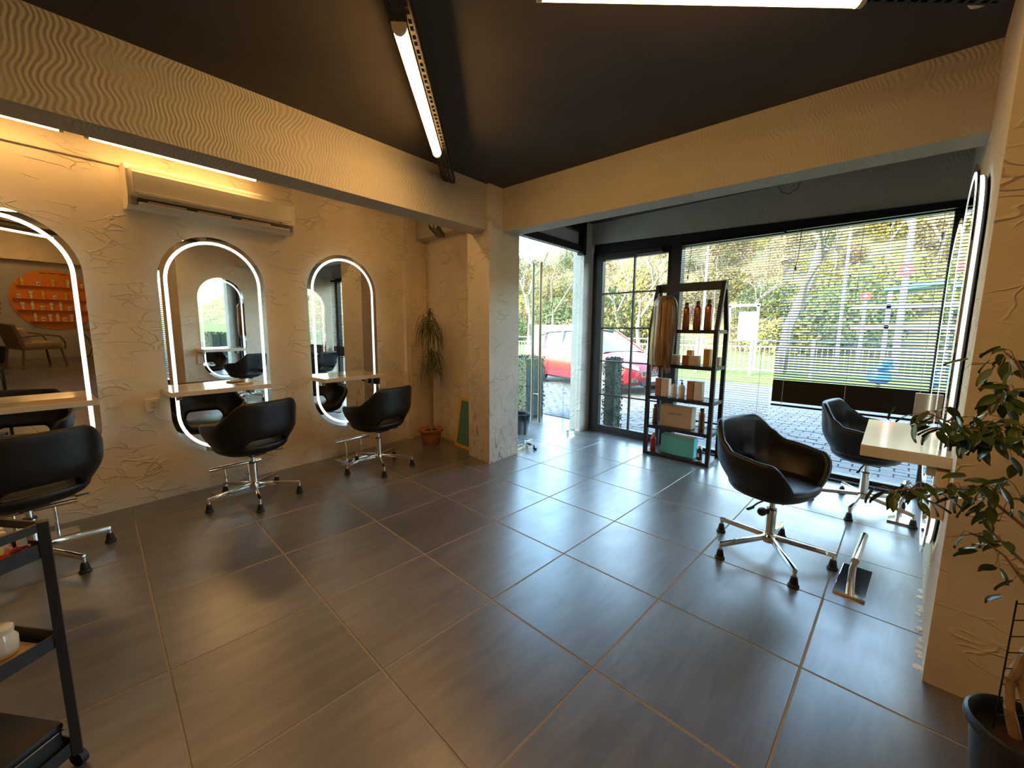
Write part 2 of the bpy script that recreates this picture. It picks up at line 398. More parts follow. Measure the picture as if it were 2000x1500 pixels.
# ------------------------------------------------------------------ floor
fl = struct(MB().prism([(-4.55, 3.02), (-3.0, 3.02), (-3.1, 4.62), (0.28, 4.66), (.28, 2.35), (6.0, 2.35), (6.0, -3.9), (-3.9, -3.9)], -.06, -.0014).build('floor', 'grout'))
tm = MB().box((0, 0, -.006), (.5935, .5935, .012), bevel=0).mesh('tile', 'floor_tile')
bmt = bmesh.new(); bmt.from_mesh(tm)
bmesh.ops.bevel(bmt, geom=[e for e in bmt.edges if all(v.co.z > -.001 for v in e.verts)], offset=.0022, segments=1, affect='EDGES')
bmt.to_mesh(tm); bmt.free()
tm_cuts = {}
def inside(x, y):
    if y > 4.62: return False
    xl = -4.095-(y+.3)*.0914
    if x < xl-.02: return False
    if y > 2.98 and x < -3.05: return False
    if x > .2 and y > 2.2: return False
    return True
for i in range(-4, 15):
    for j in range(-6, 8):
        cx, cy = -2.588+.6*i+.3, .09+.6*j+.3
        if sum(inside(cx+a, cy+b) for a in (-.3, 0, .3) for b in (-.3, 0, .3)) < 2: continue
        # clip whole tiles to the walls by building the cut piece
        x0, x1, y0, y1 = cx-.3, cx+.3, cy-.3, cy+.3
        xmin = -4.10-(cy+.3)*.0914 - .03
        nx0 = max(x0, xmin) if x0 < xmin else x0
        ny1 = min(y1, 4.66); nx1 = x1
        if cy > 2.2 and x1 > .25: nx1 = .25
        if cx > .3: ny1 = min(ny1, 2.34)
        if cx < -3.15: ny1 = min(ny1, 3.0)
        if nx1-nx0 < .03 or ny1-y0 < .03: continue
        if (nx0, nx1, ny1) == (x0, x1, y1):
            inst('tile', tm, fl, (cx, cy, 0))
        else:
            g = .0028
            MB().bb(nx0+g-cx, nx1-g-cx, y0+g-cy, ny1-g-cy, -.012, 0).build('tile', 'floor_tile', fl, loc=(cx, cy, 0))

# ------------------------------------------------------------------ walls, ceiling, beams
struct(MB().prism([(-4.7, 3.2), (-3.35, 3.2), (-3.35, 4.85), (6.0, 4.85), (6.0, -3.9), (-3.9, -3.9)], CZ, CZ+.25).build('ceiling', 'ceiling_paint'))
a, b, c, d = lw(-3.9), lw(3.42), lw(3.42, -.18), lw(-3.9, -.18)
struct(MB().prism([a, b, c, d], -.06, CZ).build('wall_left', 'plaster'))
# narrow upright plaster strip at the end of the mirror wall
t = MB(); t.prism([lw(2.93), lw(3.0), lw(3.0, .045), lw(2.93, .045)], 0, CZ); struct(t.build('trim_1', 'plaster'))
struct(MB().bb(-4.6, -3.28, 2.97, 3.2, -.06, CZ).build('wall_back', 'plaster'))
t = MB(); t.bb(-4.42, -3.3, 2.83, 2.97, 2.42, CZ); struct(t.build('trim_2', 'combed_x'))
# column
struct(MB().prism([(-2.945, 2.705), (-2.985, 3.165), (-3.335, 3.165), (-3.315, 2.745)], -.02, CZ).build('wall_column', 'plaster_worn'))
# combed beams
struct(MB().prism([(-2.985, 2.72), (-2.79, -.18), (-2.53, -3.8), (-2.75, -3.8), (-3.005, -.18), (-3.23, 2.74)], 2.295, CZ).build('beam_left', 'combed_y'))
struct(MB().prism([(-2.965, 2.90), (.2, 3.065), (.2, 3.275), (-2.965, 3.10)], 2.305, CZ).build('beam_right', 'combed_x'))
# right wall with pillar front
struct(MB().prism([(.166, 2.15), (rwx(4.8), 4.8), (.45, 4.8), (.45, 2.36), (.78, 2.36), (.78, 2.15)], -.02, CZ).build('wall_right', 'plaster'))
# splashes of plaster on the tiles along the foot of the pillar
sp = MB()
for k in range(16):
    y = 2.2+random.random()*.75; x = rwx(y)-random.random()*.012-.004; r_ = .006+random.random()*.018
    sp.lathe([(r_, 0), (r_*.8, .003), (.001, .004)], (x, y, 0), n=7, sx=.6+random.random()*.5, sy=1.2)
tag(sp.build('plaster_splash', 'plaster_white'), 'white plaster splashes dried on the tiles along the foot of the right pillar', 'plaster', kind='stuff')
# lintel and stub of the window wall
t = MB(); t.hexa([(-3.08, 4.64, 2.455), (.25, 4.60, 2.345), (.25, 4.86, 2.345), (-3.08, 4.86, 2.455)], [(-3.08, 4.64, CZ), (.25, 4.60, CZ), (.25, 4.86, CZ), (-3.08, 4.86, CZ)])
struct(t.build('wall_front', 'combed_x'))
struct(MB().bb(-3.24, -3.075, 4.47, 4.86, -.06, CZ).build('wall_stub', 'plaster_white'))
# far walls of the room behind the camera
struct(MB().bb(5.75, 5.95, -3.9, 2.55, -.06, CZ).build('wall_far', 'plaster_grey'))
struct(MB().bb(5.5, 5.75, -3.8, 2.35, 2.12, CZ).build('beam_far', 'plaster'))
struct(MB().bb(-3.9, 5.95, -3.95, -3.8, -.06, CZ).build('wall_rear', 'plaster'))
t = MB(); t.bb(2.35, 5.95, 2.36, 2.55, -.06, CZ); t.bb(.45, 2.35, 2.36, 2.55, 2.3, CZ); t.bb(.45, 2.35, 2.36, 2.55, -.06, .12); struct(t.build('wall_side', 'plaster'))
# parapet of the flat roof outside (throws the street shadow)
struct(MB().prism([(-5.0, 3.3), (-3.4, 3.3), (-3.4, 4.95), (6.2, 4.95), (6.2, -4.2), (-5, -4.2)], CZ+.25, 4.0).build('roof', 'render_ext'))

# ------------------------------------------------------------------ front window and french door (window_1, door_1)
WY = 4.66
def wz(x, z0=2.385, z1=2.335): return z0+(x+3.05)/3.3*(z1-z0)
w1 = struct(empty('window_1', (0, 0, 0)))
t = MB(); t.hexa([(-3.05, WY, 2.27), (.25, WY, 2.275), (.25, WY+.09, 2.275), (-3.05, WY+.09, 2.27)], [(-3.05, WY, 2.47), (.25, WY, 2.36), (.25, WY+.09, 2.36), (-3.05, WY+.09, 2.47)])
t.build('header', 'dark_frame', w1)
MB().bb(-2.035, -1.90, WY-.012, WY+.09, 0, 2.30, .006).build('mullion', 'dark_frame', w1)
MB().bb(.155, .24, WY, WY+.09, 0, 2.30, .006).build('jamb', 'dark_frame', w1)
MB().bb(-1.9, .155, WY, WY+.09, -.01, .055, .006).build('sill', 'dark_frame', w1)
MB().bb(-1.9, .155, WY-.06, WY+.0, -.01, .022, .004).build('sill_step', 'dark_frame', w1)
MB().bb(-1.9, .155, WY+.045, WY+.051, .055, 2.28).build('pane', 'window_glass', w1)
d1 = struct(empty('door_1', (0, 0, 0)))
MB().bb(-3.06, -3.0, WY, WY+.09, 0, 2.36, .005).build('door_frame', 'dark_frame', d1)
MB().bb(-3.0, -2.9, WY-.02, WY+.05, .03, 2.30, .006).build('stile', 'dark_frame', d1)
MB().bb(-2.05, -2.03, WY-.02, WY+.05, .03, 2.30, .004).build('stile', 'dark_frame', d1)
MB().bb(-2.9, -2.05, WY-.02, WY+.05, .02, .10, .006).build('rail', 'dark_frame', d1)
MB().bb(-2.9, -2.05, WY-.02, WY+.05, 2.235, 2.32, .006).build('rail', 'dark_frame', d1)
MB().bb(-3.05, -2.03, WY-.03, WY+.09, -.01, .025).build('threshold', 'dark_frame', d1)
hz_ = [.10, .509, .953, 1.382, 1.82, 2.235]
MB().bb(-2.482, -2.462, WY, WY+.03, .1, 2.24).build('glazing_bar', 'dark_frame', d1)
for z in hz_[1:-1]:
    MB().bb(-2.9, -2.472, WY+.002, WY+.028, z-.009, z+.009).build('glazing_bar', 'dark_frame', d1)
    MB().bb(-2.472, -2.05, WY+.002, WY+.028, z-.009, z+.009).build('glazing_bar', 'dark_frame', d1)
for z0, z1 in zip(hz_, hz_[1:]):
    for x0, x1 in ((-2.9, -2.472), (-2.472, -2.05)):
        MB().bb(x0, x1, WY+.013, WY+.018, z0, z1).build('pane', 'window_glass', d1)
MB().bb(-2.42, -2.10, WY-.075, WY-.02, 2.245, 2.305, .006).build('door_closer', 'black_metal', d1)

# ------------------------------------------------------------------ frameless glass door (door_2)
GX = -3.02
d2 = struct(empty('door_2', (0, 0, 0)))
def gx(y): return -3.0-(y-3.15)*.075
def gpanel(y0, y1, z0, z1, name, mt, th=.01, off=0):
    t = MB(); n = th/2
    t.prism([(gx(y0)-n+off, y0), (gx(y0)+n+off, y0), (gx(y1)+n+off, y1), (gx(y1)-n+off, y1)], z0, z1)
    return t.build(name, mt, d2)
gpanel(3.17, 3.315, .05, 2.33, 'pane', 'door_glass', off=-.02)
gpanel(3.325, 4.10, .03, 2.33, 'pane', 'door_glass')
gpanel(4.11, 4.47, .03, 2.33, 'pane', 'door_glass', off=-.02)
gpanel(3.10, 4.50, 2.33, 2.41, 'transom', 'black_metal', .07)
gpanel(3.10, 4.50, 2.41, 2.58, 'panel', 'plaster_white', .03, -.04)
gpanel(3.10, 4.50, 2.58, CZ, 'header', 'black_metal', .07)
MB().bb(gx(4.46)-.035, gx(4.46)+.05, 4.40, 4.475, 2.30, CZ).build('hanger', 'black_metal', d2)
for sx in (1, -1):
    hb = MB(); x = gx(3.5)
    hb.cyl((x+.055*sx, 3.505, .30), (x+.055*sx, 3.505, 2.09), .0155, n=16)
    h_ = hb.build('handle', 'brushed_steel', d2, smooth=True)
    for z in (.62, 1.82):
        MB().cyl((x+.004*sx, 3.505, z), (x+.055*sx, 3.505, z), .010, n=12).build('standoff', 'brushed_steel', h_, smooth=True)
MB().bb(gx(3.38)-.02, gx(3.38)+.02, 3.335, 3.43, .0, .105, .003).build('lock_patch', 'chrome', d2)
MB().cyl((gx(3.38)+.02, 3.38, .055), (gx(3.38)+.05, 3.38, .055), .014).build('lock_cylinder', 'chrome', d2)
kb = MB(); kb.cyl((gx(3.38)+.05, 3.38, .055), (gx(3.38)+.075, 3.38, .055), .004); kb.box((gx(3.38)+.08, 3.384, .03), (.004, .022, .05)); kb.box((gx(3.38)+.09, 3.40, .012), (.03, .012, .02))
tag(kb.build('keys', 'dark_plastic'), 'small bunch of keys hanging in the floor lock of the glass door', 'keys')
MB().bb(gx(4.3)-.02, gx(4.3)+.02, 4.22, 4.35, .0, .06, .003).build('hinge_patch', 'chrome', d2)
gpanel(3.16, 3.32, 0, .035, 'track', 'brushed_steel', .06, -.02)
gpanel(3.18, 3.30, .035, .07, 'track', 'brushed_steel', .02, -.02)

# ------------------------------------------------------------------ venetian blinds
def slat_mesh(w):
    t = MB(); rows = []
    for k in range(5):
        u = (k/4-.5)*.026; rows.append([(-w/2, u, .0022*(1-(2*u/.026)**2)), (w/2, u, .0022*(1-(2*u/.026)**2))])
    t.grid(rows); t.grid([[(x, y, z-.0006) for x, y, z in r] for r in rows])
    return t.mesh('slat', 'blind_metal', norm=False)
def blind(x0, x1, zt, zb, tilt, pitch_, label, dense=None, y=4.575):
    root = empty('venetian_blind', ((x0+x1)/2, y, 0)); tag(root, label, 'blind', 'venetian blinds on the street window')
    w = x1-x0; me = slat_mesh(w)
    MB().bb(-w/2, w/2, -.02, .02, zt, zt+.035).build('head_rail', 'blind_metal', root)
    z = zt-.015; stop = dense[0] if dense else zb
    while z > stop:
        inst('slat', me, root, (0, random.uniform(-.001, .001), z), (R(tilt+random.uniform(-2, 2)), random.uniform(-.0012, .0012), 0)); z -= pitch_
    if dense:
        while z > zb+.025:
            inst('slat', me, root, (0, random.uniform(-.002, .002), z), (R(dense[1]+random.uniform(-3, 3)), random.uniform(-.002, .002), 0)); z -= dense[2] if abs(z-zb-.05) > .008 else .03
    MB().bb(-w/2, w/2, -.013, .013, zb, zb+.018).build('bottom_rail', 'blind_metal', root)
    for f in (-.42, .0, .42) if w > 1.0 else (-.4, .4):
        t = MB(); t.cyl((f*w, -.014, zb-.02), (f*w, -.014, zt), .0016, n=5, caps=False)
        t.build('ladder_cord', 'cord', root)
        if dense:
            t = MB()
            for k in range(16): t.box((f*w, -.017, zb+.01+k*.016), (.004, .003, .009))
            t.build('cord_knots', 'cord', root)
    t = MB(); t.tube([(-w/2+.12, -.03, zt), (-w/2+.115, -.035, zt-.22), (-w/2+.10, -.03, zt-.33)], .003, 6)
    t.cyl((-w/2+.10, -.03, zt-.33), (-w/2+.10, -.03, zt-.36), .008)
    t.build('tilt_wand', 'dark_plastic', root)
    return root
blind(-1.88, -.93, 2.27, .36, 1, .0235, 'open venetian blind between the door and the lower darker blind')
blind(-.905, .19, 2.27, .645, 23, .0245, 'darker tilted venetian blind beside the right wall with a closed lower band', dense=(.885, 62, .0125), y=4.555)

# ------------------------------------------------------------------ oval LED mirrors
def stadium(w, h, inset=0, n=24):
    """points (y,z) of a pill standing on z=0"""
    r = w/2-inset; pts = []
    for k in range(n+1):
        a_ = -PI+PI*k/n; pts.append((r*math.cos(a_), w/2+r*math.sin(a_)))
    for k in range(n+1):
        a_ = PI*k/n; pts.append((r*math.cos(a_), h-w/2+r*math.sin(a_)))
    return pts
def ring(t, pa, pb, x):
    va = [t.bm.verts.new((x, y, z)) for y, z in pa]; vb = [t.bm.verts.new((x, y, z)) for y, z in pb]; n = len(va)
    for i in range(n): t.bm.faces.new((va[i], va[(i+1) % n], vb[(i+1) % n], vb[i]))
    return va, vb
def pill(t, pts, x0, x1):
    a_ = [t.bm.verts.new((x0, y, z)) for y, z in pts]; b_ = [t.bm.verts.new((x1, y, z)) for y, z in pts]; n = len(pts)
    t.bm.faces.new(a_); t.bm.faces.new(b_[::-1])
    for i in range(n): t.bm.faces.new((a_[i], b_[i], b_[(i+1) % n], a_[(i+1) % n]))
MWD, MHT = .74, 1.78
t = MB(); pill(t, stadium(MWD, MHT), .030, .036); me_glass = t.mesh('mirror_glass', 'mirror_glass')
t = MB(); pill(t, stadium(MWD, MHT, .055), .004, .030); me_body = t.mesh('backing', 'mirror_body')
t = MB(); A_ = stadium(MWD, MHT, .034); B_ = stadium(MWD, MHT, .058)
v1 = ring(t, A_, B_, .0375); me_led = t.mesh('light_strip', 'led_light')
t = MB(); P_ = stadium(MWD, MHT, .052)
a_ = [t.bm.verts.new((.012, y, z)) for y, z in P_]; b_ = [t.bm.verts.new((.024, y, z)) for y, z in P_]
for i in range(len(P_)): t.bm.faces.new((a_[i], b_[i], b_[(i+1) % len(P_)], a_[(i+1) % len(P_)]))
me_halo = t.mesh('halo_strip', 'halo_light')
def mirror(loc, rz, tilt, label):
    root = empty('oval_mirror', loc, (0, R(tilt), rz)); tag(root, label, 'mirror', 'oval lit mirrors')
    inst('mirror_glass', me_glass, root); inst('backing', me_body, root)
    inst('light_strip', me_led, root); inst('halo_strip', me_halo, root)
    return root
x, y = lw(-.085); mirror((x, y, .30), LA+R(1), 1.9, 'oval lit mirror cut by the left photo edge, reflecting an orange round shelf')
x, y = lw(1.04, .006); mirror((x, y, .30), LA+R(2.0), .9, 'oval lit mirror under the air conditioner, behind the middle white ledge')
x, y = lw(2.16); mirror((x, y, .32), LA, .5, 'oval lit mirror nearest the potted palm, behind the ledge with the hair dryer')
mirror((rwx(2.77)-.006, 2.77, .30), PI+.0178-R(1.5), 0, 'oval lit mirror seen edge-on on the right wall above the white table')
mirror((rwx(3.98), 3.98, .30), PI+.0178, 0, 'oval lit mirror on the right wall close to the street window')

# ------------------------------------------------------------------ white ledges
def ledge(loc, rz, w, d, label, th=.038, name='wall_ledge'):
    root = empty(name, loc, (0, 0, rz)); tag(root, label, 'shelf', 'white ledges under the mirrors')
    MB().bb(.006, d, -w/2, w/2, -th, 0, .003).build('top', 'white_gloss', root)
    for s_ in (-1, 1):
        MB().bb(.004, .075, s_*(w/2-.09)-.02, s_*(w/2-.09)+.02, -th-.055, -th, .002).build('bracket', 'white_plastic', root)
    return root
x, y = lw(-.08); ledge((x, y, .880), LA, .69, .29, 'glossy white wall ledge at the left photo edge, before the cut-off mirror')
x, y = lw(.985); ledge((x, y, .880), LA, .69, .29, 'glossy white wall ledge before the middle mirror with a small dish on it')
x, y = lw(2.125); ledge((x, y, .875), LA, .66, .29, 'glossy white wall ledge before the mirror nearest the potted palm')
ledge((rwx(2.69), 2.69, .865), PI+.0178, .72, .29, 'glossy white wall table on the right wall beside two black chairs', th=.05)
# box under the right table, small wall panel
t = MB(); t.bb(.13, .168, 2.33, 2.42, .60, .80, .004); tag(t.build('junction_box', 'cream_box'), 'small tan junction box on the right wall under the white table', 'box')
t = MB(); t.bb(.075, .20, 4.30, 4.33, .70, .90, .003); tag(t.build('wall_panel', 'white_plastic'), 'small white panel standing at the window end of the right wall', 'panel')
# dish on the middle ledge
x, y = lw(1.16, .15)
tag(MB().lathe([(.0, 0), (.05, 0), (.062, .008), (.058, .009), (.045, .003), (.0, .003)], (x, y, .880), sx=.8, sy=1.2).build('dish', 'cream_box', smooth=True), 'small shallow tan dish on the middle white ledge', 'dish')
# hair dryer holder at the palm end of the third ledge
x, y = lw(2.47, .10); hd = empty('dryer_holder', (x, y, .80), (0, 0, LA)); tag(hd, 'chrome ring holder with a black dryer nozzle beside the ledge near the palm', 'holder')
t = MB(); t.tube([(.045*math.cos(k*PI/8), .045*math.sin(k*PI/8), .02) for k in range(17)], .004); t.tube([(-.05, 0, .02), (-.10, 0, .03)], .005); t.build('ring', 'chrome', hd, smooth=True)
t = MB(); t.lathe([(.02, -.055), (.034, -.05), (.036, .02), (.028, .045), (.0, .046)], (0, 0, 0)); t.build('nozzle', 'dark_plastic', hd, smooth=True)

# ------------------------------------------------------------------ sockets
def socket(loc, rz, label):
    root = empty('wall_socket', loc, (0, 0, rz)); tag(root, label, 'socket', 'wall sockets')
    MB().bb(0, .035, -.042, .042, -.048, .048, .004).build('housing', 'white_plastic', root)
    for dz in (-.017, .017):
        f = MB().cyl((.033, 0, dz), (.0365, 0, dz), .0155, n=18).build('outlet', 'cream_box', root, smooth=True)
        for dy in (-.006, .006): MB().cyl((.035, dy, dz), (.038, dy, dz), .0025, n=8).build('pin_hole', 'dark_plastic', f)
    return root
x, y = lw(.575); socket((x, y, .765), LA, 'white double wall socket left of the middle mirror with a cable below')
t = MB(); p = [lw(.58, .02), lw(.60, .015), lw(.65, .015), lw(.70, .02)]
t.tube([(*p[0], .715), (*p[0], .69), (*p[1], .66), (*p[2], .63), (*p[3], .625)], .004); tag(t.build('socket_cable', 'white_plastic', smooth=True), 'short white cable from the left wall socket to the middle mirror', 'cable')
x, y = lw(2.60); t = MB(); t.bb(x, x+.02, y-.04, y+.04, .68, .76, .003); tag(t.build('cover_plate', 'white_plastic'), 'square white cover plate on the wall under the third ledge', 'plate')
# conduit along the mirror wall up to the air conditioner
t = MB(); t.prism([lw(-3.8, 0), lw(.56, 0), lw(.56, .022), lw(-3.8, .022)], 2.492, 2.524)
cd = t.build('cable_duct', 'plaster'); tag(cd, 'thin painted cable duct along the mirror wall ending at the air conditioner', 'duct')

# ------------------------------------------------------------------ air conditioner
x, y = lw(1.095); ac = empty('air_conditioner', (x, y, 2.19), (0, 0, LA)); tag(ac, 'long cream wall air conditioner above the middle mirror', 'air conditioner')
aw = 1.08
def acprof(y0, y1, pts, name, mt, parent=ac, sm=False):
    t = MB(); n = len(pts)
    va = [t.bm.verts.new((p[0], y0, p[1])) for p in pts]; vb = [t.bm.verts.new((p[0], y1, p[1])) for p in pts]
    t.bm.faces.new(va); t.bm.faces.new(vb[::-1])
    for i in range(n): t.bm.faces.new((va[i], vb[i], vb[(i+1) % n], va[(i+1) % n]))
    return t.build(name, mt, parent, smooth=sm)
acprof(-aw/2, aw/2, [(.0, .02), (.12, .0), (.165, .022), (.15, .03), (.145, .06), (.185, .068), (.195, .075), (.195, .245), (.185, .275), (.15, .295), (0, .305)], 'housing', 'white_plastic', sm=True)
acprof(-aw/2+.02, aw/2-.02, [(.197, .10), (.205, .105), (.205, .235), (.197, .25)], 'front_panel', 'white_plastic')
acprof(-aw/2+.04, aw/2-.06, [(.206, .085), (.212, .086), (.212, .102), (.206, .103)], 'trim_strip', 'white_gloss')
acprof(-aw/2+.04, aw/2-.04, [(.146, .030), (.19, .034), (.19, .066), (.146, .062)], 'outlet', 'dark_plastic')
acprof(-aw/2+.04, aw/2-.04, [(.165, .020), (.200, .030), (.198, .040), (.163, .030)], 'flap', 'white_plastic')
for yy in (-.34, -.05, .24):
    MB().bb(.188, .193, yy-.11, yy+.11, .045, .054).build('vane', 'cream_box', ac)
MB().bb(.205, .208, aw/2-.12, aw/2-.105, .074, .084).build('sensor', 'dark_plastic', ac)
for s_ in (-1, 1): acprof(s_*(aw/2+.006)-.008, s_*(aw/2+.006)+.008, [(.0, .01), (.12, -.004), (.17, .02), (.196, .07), (.197, .25), (.15, .30), (0, .31)], 'side_cap', 'white_plastic')

# ------------------------------------------------------------------ ceiling channels and tubes
def channel(a, b, z, w=.095, name='slotted_channel', label='', group='slotted ceiling channels'):
    a, b = Vector(a), Vector(b); L = (b-a).length; an = math.atan2(b.y-a.y, b.x-a.x)
    root = empty(name, (a.x, a.y, z), (0, 0, an)); tag(root, label, 'channel', group)
    t = MB()
    for k in range(4):
        yy = -w/2+w*(k+.0)/3.0*1.0; t.bb(0, L, yy-.0085 if k else yy, yy+.0085 if k < 3 else yy, 0, .0025)
    n = int(L/.045)
    for k in range(n+1): t.bb(k*L/n-(.012 if k % 2 else .006), k*L/n+(.012 if k % 2 else .006), -w/2, w/2, 0.0002, .0023)
    t.build('slotted_web', 'black_metal', root)
    for s_ in (-1, 1): MB().bb(0, L, s_*w/2-.0015, s_*w/2+.0015, 0, .04).build('flange', 'black_metal', root)
    for k in (0.12, .55, .93):
        MB().cyl((L*k, 0, .002), (L*k, 0, CZ-z), .005).build('hanger_rod', 'black_metal', root)
    return root
def tube_light(a, b, z, label, w=.062, mt='tube_light'):
    a, b = Vector(a), Vector(b); L = (b-a).length; an = math.atan2(b.y-a.y, b.x-a.x)
    root = empty('tube_light', (a.x, a.y, z), (0, 0, an)); tag(root, label, 'lamp', 'warm linear ceiling lights')
    MB().bb(0, L, -w/2, w/2, -.012, -.001, .002).build('body', 'tube_body', root)
    t = MB(); pr = [(w*.46*math.cos(k*PI/8), -.012-.032*math.sin(k*PI/8)) for k in range(9)]
    t.grid([[(.02, p[0], p[1]) for p in pr], [(L-.02, p[0], p[1]) for p in pr]]); t.build('diffuser', mt, root, smooth='all', norm=False)
    for x_ in (0, L):
        t = MB(); s_ = .02 if x_ == 0 else -.02
        pe = [(w*.5*math.cos(k*PI/8), -.010-.036*math.sin(k*PI/8)) for k in range(9)]
        va = [t.bm.verts.new((x_, p[0], p[1])) for p in pe]; vb = [t.bm.verts.new((x_+s_, p[0], p[1])) for p in pe]
        t.bm.faces.new(va); t.bm.faces.new(vb[::-1])
        for i in range(len(pe)): t.bm.faces.new((va[i], vb[i], vb[(i+1) % len(pe)], va[(i+1) % len(pe)]))
        t.build('end_cap', 'tube_body', root)
    return root
CHZ = 2.60
channel((-.75, .2), (-2.955, 2.255), CHZ, label='black slotted channel from the top photo edge to the left beam with a lit tube')
tube_light((-1.615, .985), (-2.515, 1.815), CHZ, 'lit warm tube under the black channel in the middle of the ceiling')
channel((-1.35, 1.0), (.15, 2.50), CHZ, label='black slotted channel at the top photo edge running toward the right pillar')
tube_light((-1.10, 1.25), (-.245, 2.11), CHZ, 'lit warm tube cut by the top photo edge right of centre', mt='tube_light_soft')
channel((-3.42, 2.40), (-3.70, 2.70), 2.33, label='short black slotted channel end below the left beam beside the column', w=.08)
p0, p1 = lw(-.95, .22), lw(.27, .22); tube_light(p0, p1, 2.602, 'lit warm tube half hidden behind the left beam at the left photo edge', mt='tube_light_soft')
p0, p1 = lw(.36, .22), lw(1.36, .22); tube_light(p0, p1, 2.602, 'lit warm tube half hidden behind the left beam above the air conditioner', mt='tube_light_soft')
p0, p1 = lw(-1.6, .22), lw(1.7, .22); channel(p0, p1, 2.607, label='black slotted channel hidden behind the left beam along the mirror wall')
tube_light((-3.40, 1.55), (-3.48, 2.45), 2.60, 'added warm fill tube hidden behind the left beam near the palm corner', mt='tube_light_soft')  # added out of sight to bring more warm light into the alcove
# unseen fill tubes added behind the camera to light the floor and room
for (a, b, lb) in (((.2, .9), (1.2, -.1), 'added warm fill tube behind the camera right of the middle'), ((1.9, -.9), (2.9, -1.9), 'added warm fill tube in the far right half of the room'),
                   ((-1.6, -1.0), (-.6, -2.0), 'added warm fill tube behind the camera near the mirror wall'), ((3.7, .6), (4.6, 1.5), 'added warm fill tube before the orange round shelf')):
    tube_light(a, b, CHZ, lb, mt='tube_light_soft' if 'right' in lb else 'tube_light')

# emergency lamp on the ceiling in the top right corner
el = empty('ceiling_detector', (.075, 2.52, CZ)); tag(el, 'white round ceiling detector at the top right photo corner', 'detector')
MB().lathe([(.055, 0), (.06, -.02), (.05, -.035), (.0, -.036)], (0, 0, 0)).build('base', 'white_plastic', el, smooth=True)
MB().lathe([(.045, -.035), (.048, -.06), (.035, -.085), (.0, -.09)], (0, 0, 0)).build('dome', 'white_gloss', el, smooth=True)
MB().cyl((.02, -.02, -.075), (.024, -.024, -.10), .006).build('sensor', 'dark_plastic', el)
# loose wire under the right beam
t = MB(); t.tube([(-.72, 3.26, 2.31), (-.70, 3.27, 2.27), (-.66, 3.27, 2.25), (-.61, 3.26, 2.27), (-.60, 3.25, 2.31)], .0025)
tag(t.build('loose_wire', 'dark_plastic', smooth=True), 'small loop of dark wire hanging under the right beam', 'wire')

# ------------------------------------------------------------------ black tub chairs
def plan(th):
    """plan radius in direction th (0 = front +x)"""
    cx, sy = math.cos(th), math.sin(th); ax = .262 if cx > 0 else .275; by = .315; n = 2.5
    return (abs(cx/ax)**n+abs(sy/by)**n)**(-1/n)
def sstep(a, b, x): x = max(0, min(1, (x-a)/(b-a))); return x*x*(3-2*x)
def make_chair():
    root = empty('salon_chair')
    # wrap-around shell
    t = MB(); rows = []; NT = 96
    for i in range(NT):
        th = 2*PI*i/NT; bk = abs(math.degrees(math.atan2(math.sin(th), math.cos(th)))); bk = 180-bk      # degrees from the back
        h = .818-.150*sstep(36, 74, bk)-.02*sstep(72, 112, bk)-.19*sstep(112, 150, bk)
        zl = .412+.118*(1-sstep(26, 52, bk))**.7
        h = max(h, .455)
        r = plan(th); sec = []
        def rad(z): return .60+.40*sstep(.345, .62, z)**.8 + .05*max(0, z-.62)
        for k in range(9):
            z = zl+(h-.018-zl)*k/8; sec.append((r*rad(z), z))
        tk = .036; ro = r*rad(h)
        sec += [(ro-.004, h-.006), (ro-.018, h), (ro-.032, h-.006)]
        for k in range(8, -1, -1):
            z = zl+.004+(h-.018-zl)*k/8; sec.append((max(.05, r*rad(z)-tk), z))
        rows.append([(q*math.cos(th)-.02*max(0, z-.5)/.3*(1 if bk < 60 else 0), q*math.sin(th), z) for q, z in sec])
    rows.append(rows[0])
    vs = t.grid(rows, closed=True)
    bmesh.ops.remove_doubles(t.bm, verts=t.bm.verts, dist=1e-5)
    t.build('shell', 'leather', root, smooth='all')
    # seat bowl with cushion
    t = MB(); rows = []
    for f, z in ((.02, .384), (.45, .386), (.60, .398), (.72, .418), (.785, .444), (.80, .460), (.775, .474), (.70, .482), (.35, .486), (.02, .487)):
        rows.append([(f*plan(2*PI*i/48)*math.cos(2*PI*i/48), f*plan(2*PI*i/48)*math.sin(2*PI*i/48), z) for i in range(48)])
    vs = t.grid(rows, closed=True); t.bm.faces.new(vs[0][::-1]); t.bm.faces.new(vs[-1])
    t.build('seat', 'leather', root, smooth='all')
    MB().bb(-.09, .09, -.06, .06, .362, .392, .006).build('seat_plate', 'dark_plastic', root)
    g = MB(); g.cyl((0, 0, .27), (0, 0, .37), .0165, n=20); g.build('gas_lift', 'chrome', root, smooth=True)
    g = MB(); g.cyl((0, 0, .11), (0, 0, .285), .027, n=24); g.cyl((0, 0, .285), (0, 0, .292), .030, n=24); g.build('column', 'chrome', root, smooth=True)
    MB().cyl((0, 0, .288), (0, 0, .30), .0275, n=24).build('collar', 'dark_plastic', root, smooth=True)
    MB().lathe([(.03, .085), (.038, .09), (.038, .125), (.03, .135)], n=24).build('hub', 'chrome', root, smooth=True)
    l_ = MB(); l_.tube([(0, -.03, .370), (0, -.16, .362), (0, -.20, .352)], .005); l_.box((0, -.225, .347), (.016, .06, .010), bevel=.003); l_.build('lever', 'dark_plastic', root, smooth=True)
    return root
t = MB(); t.bar((.03, 0, .118), (.325, 0, .088), .022, .030, bevel=.006); t.cyl((.318, 0, .05), (.318, 0, .095), .010, n=12); me_leg = t.mesh('leg', 'chrome', smooth=True)
t = MB(); t.lathe([(.027, 0), (.028, .008), (.020, .018), (.021, .022), (.016, .05), (.013, .058)], (.318, 0, 0), n=16); me_glide = t.mesh('glide', 'rubber', smooth=True)
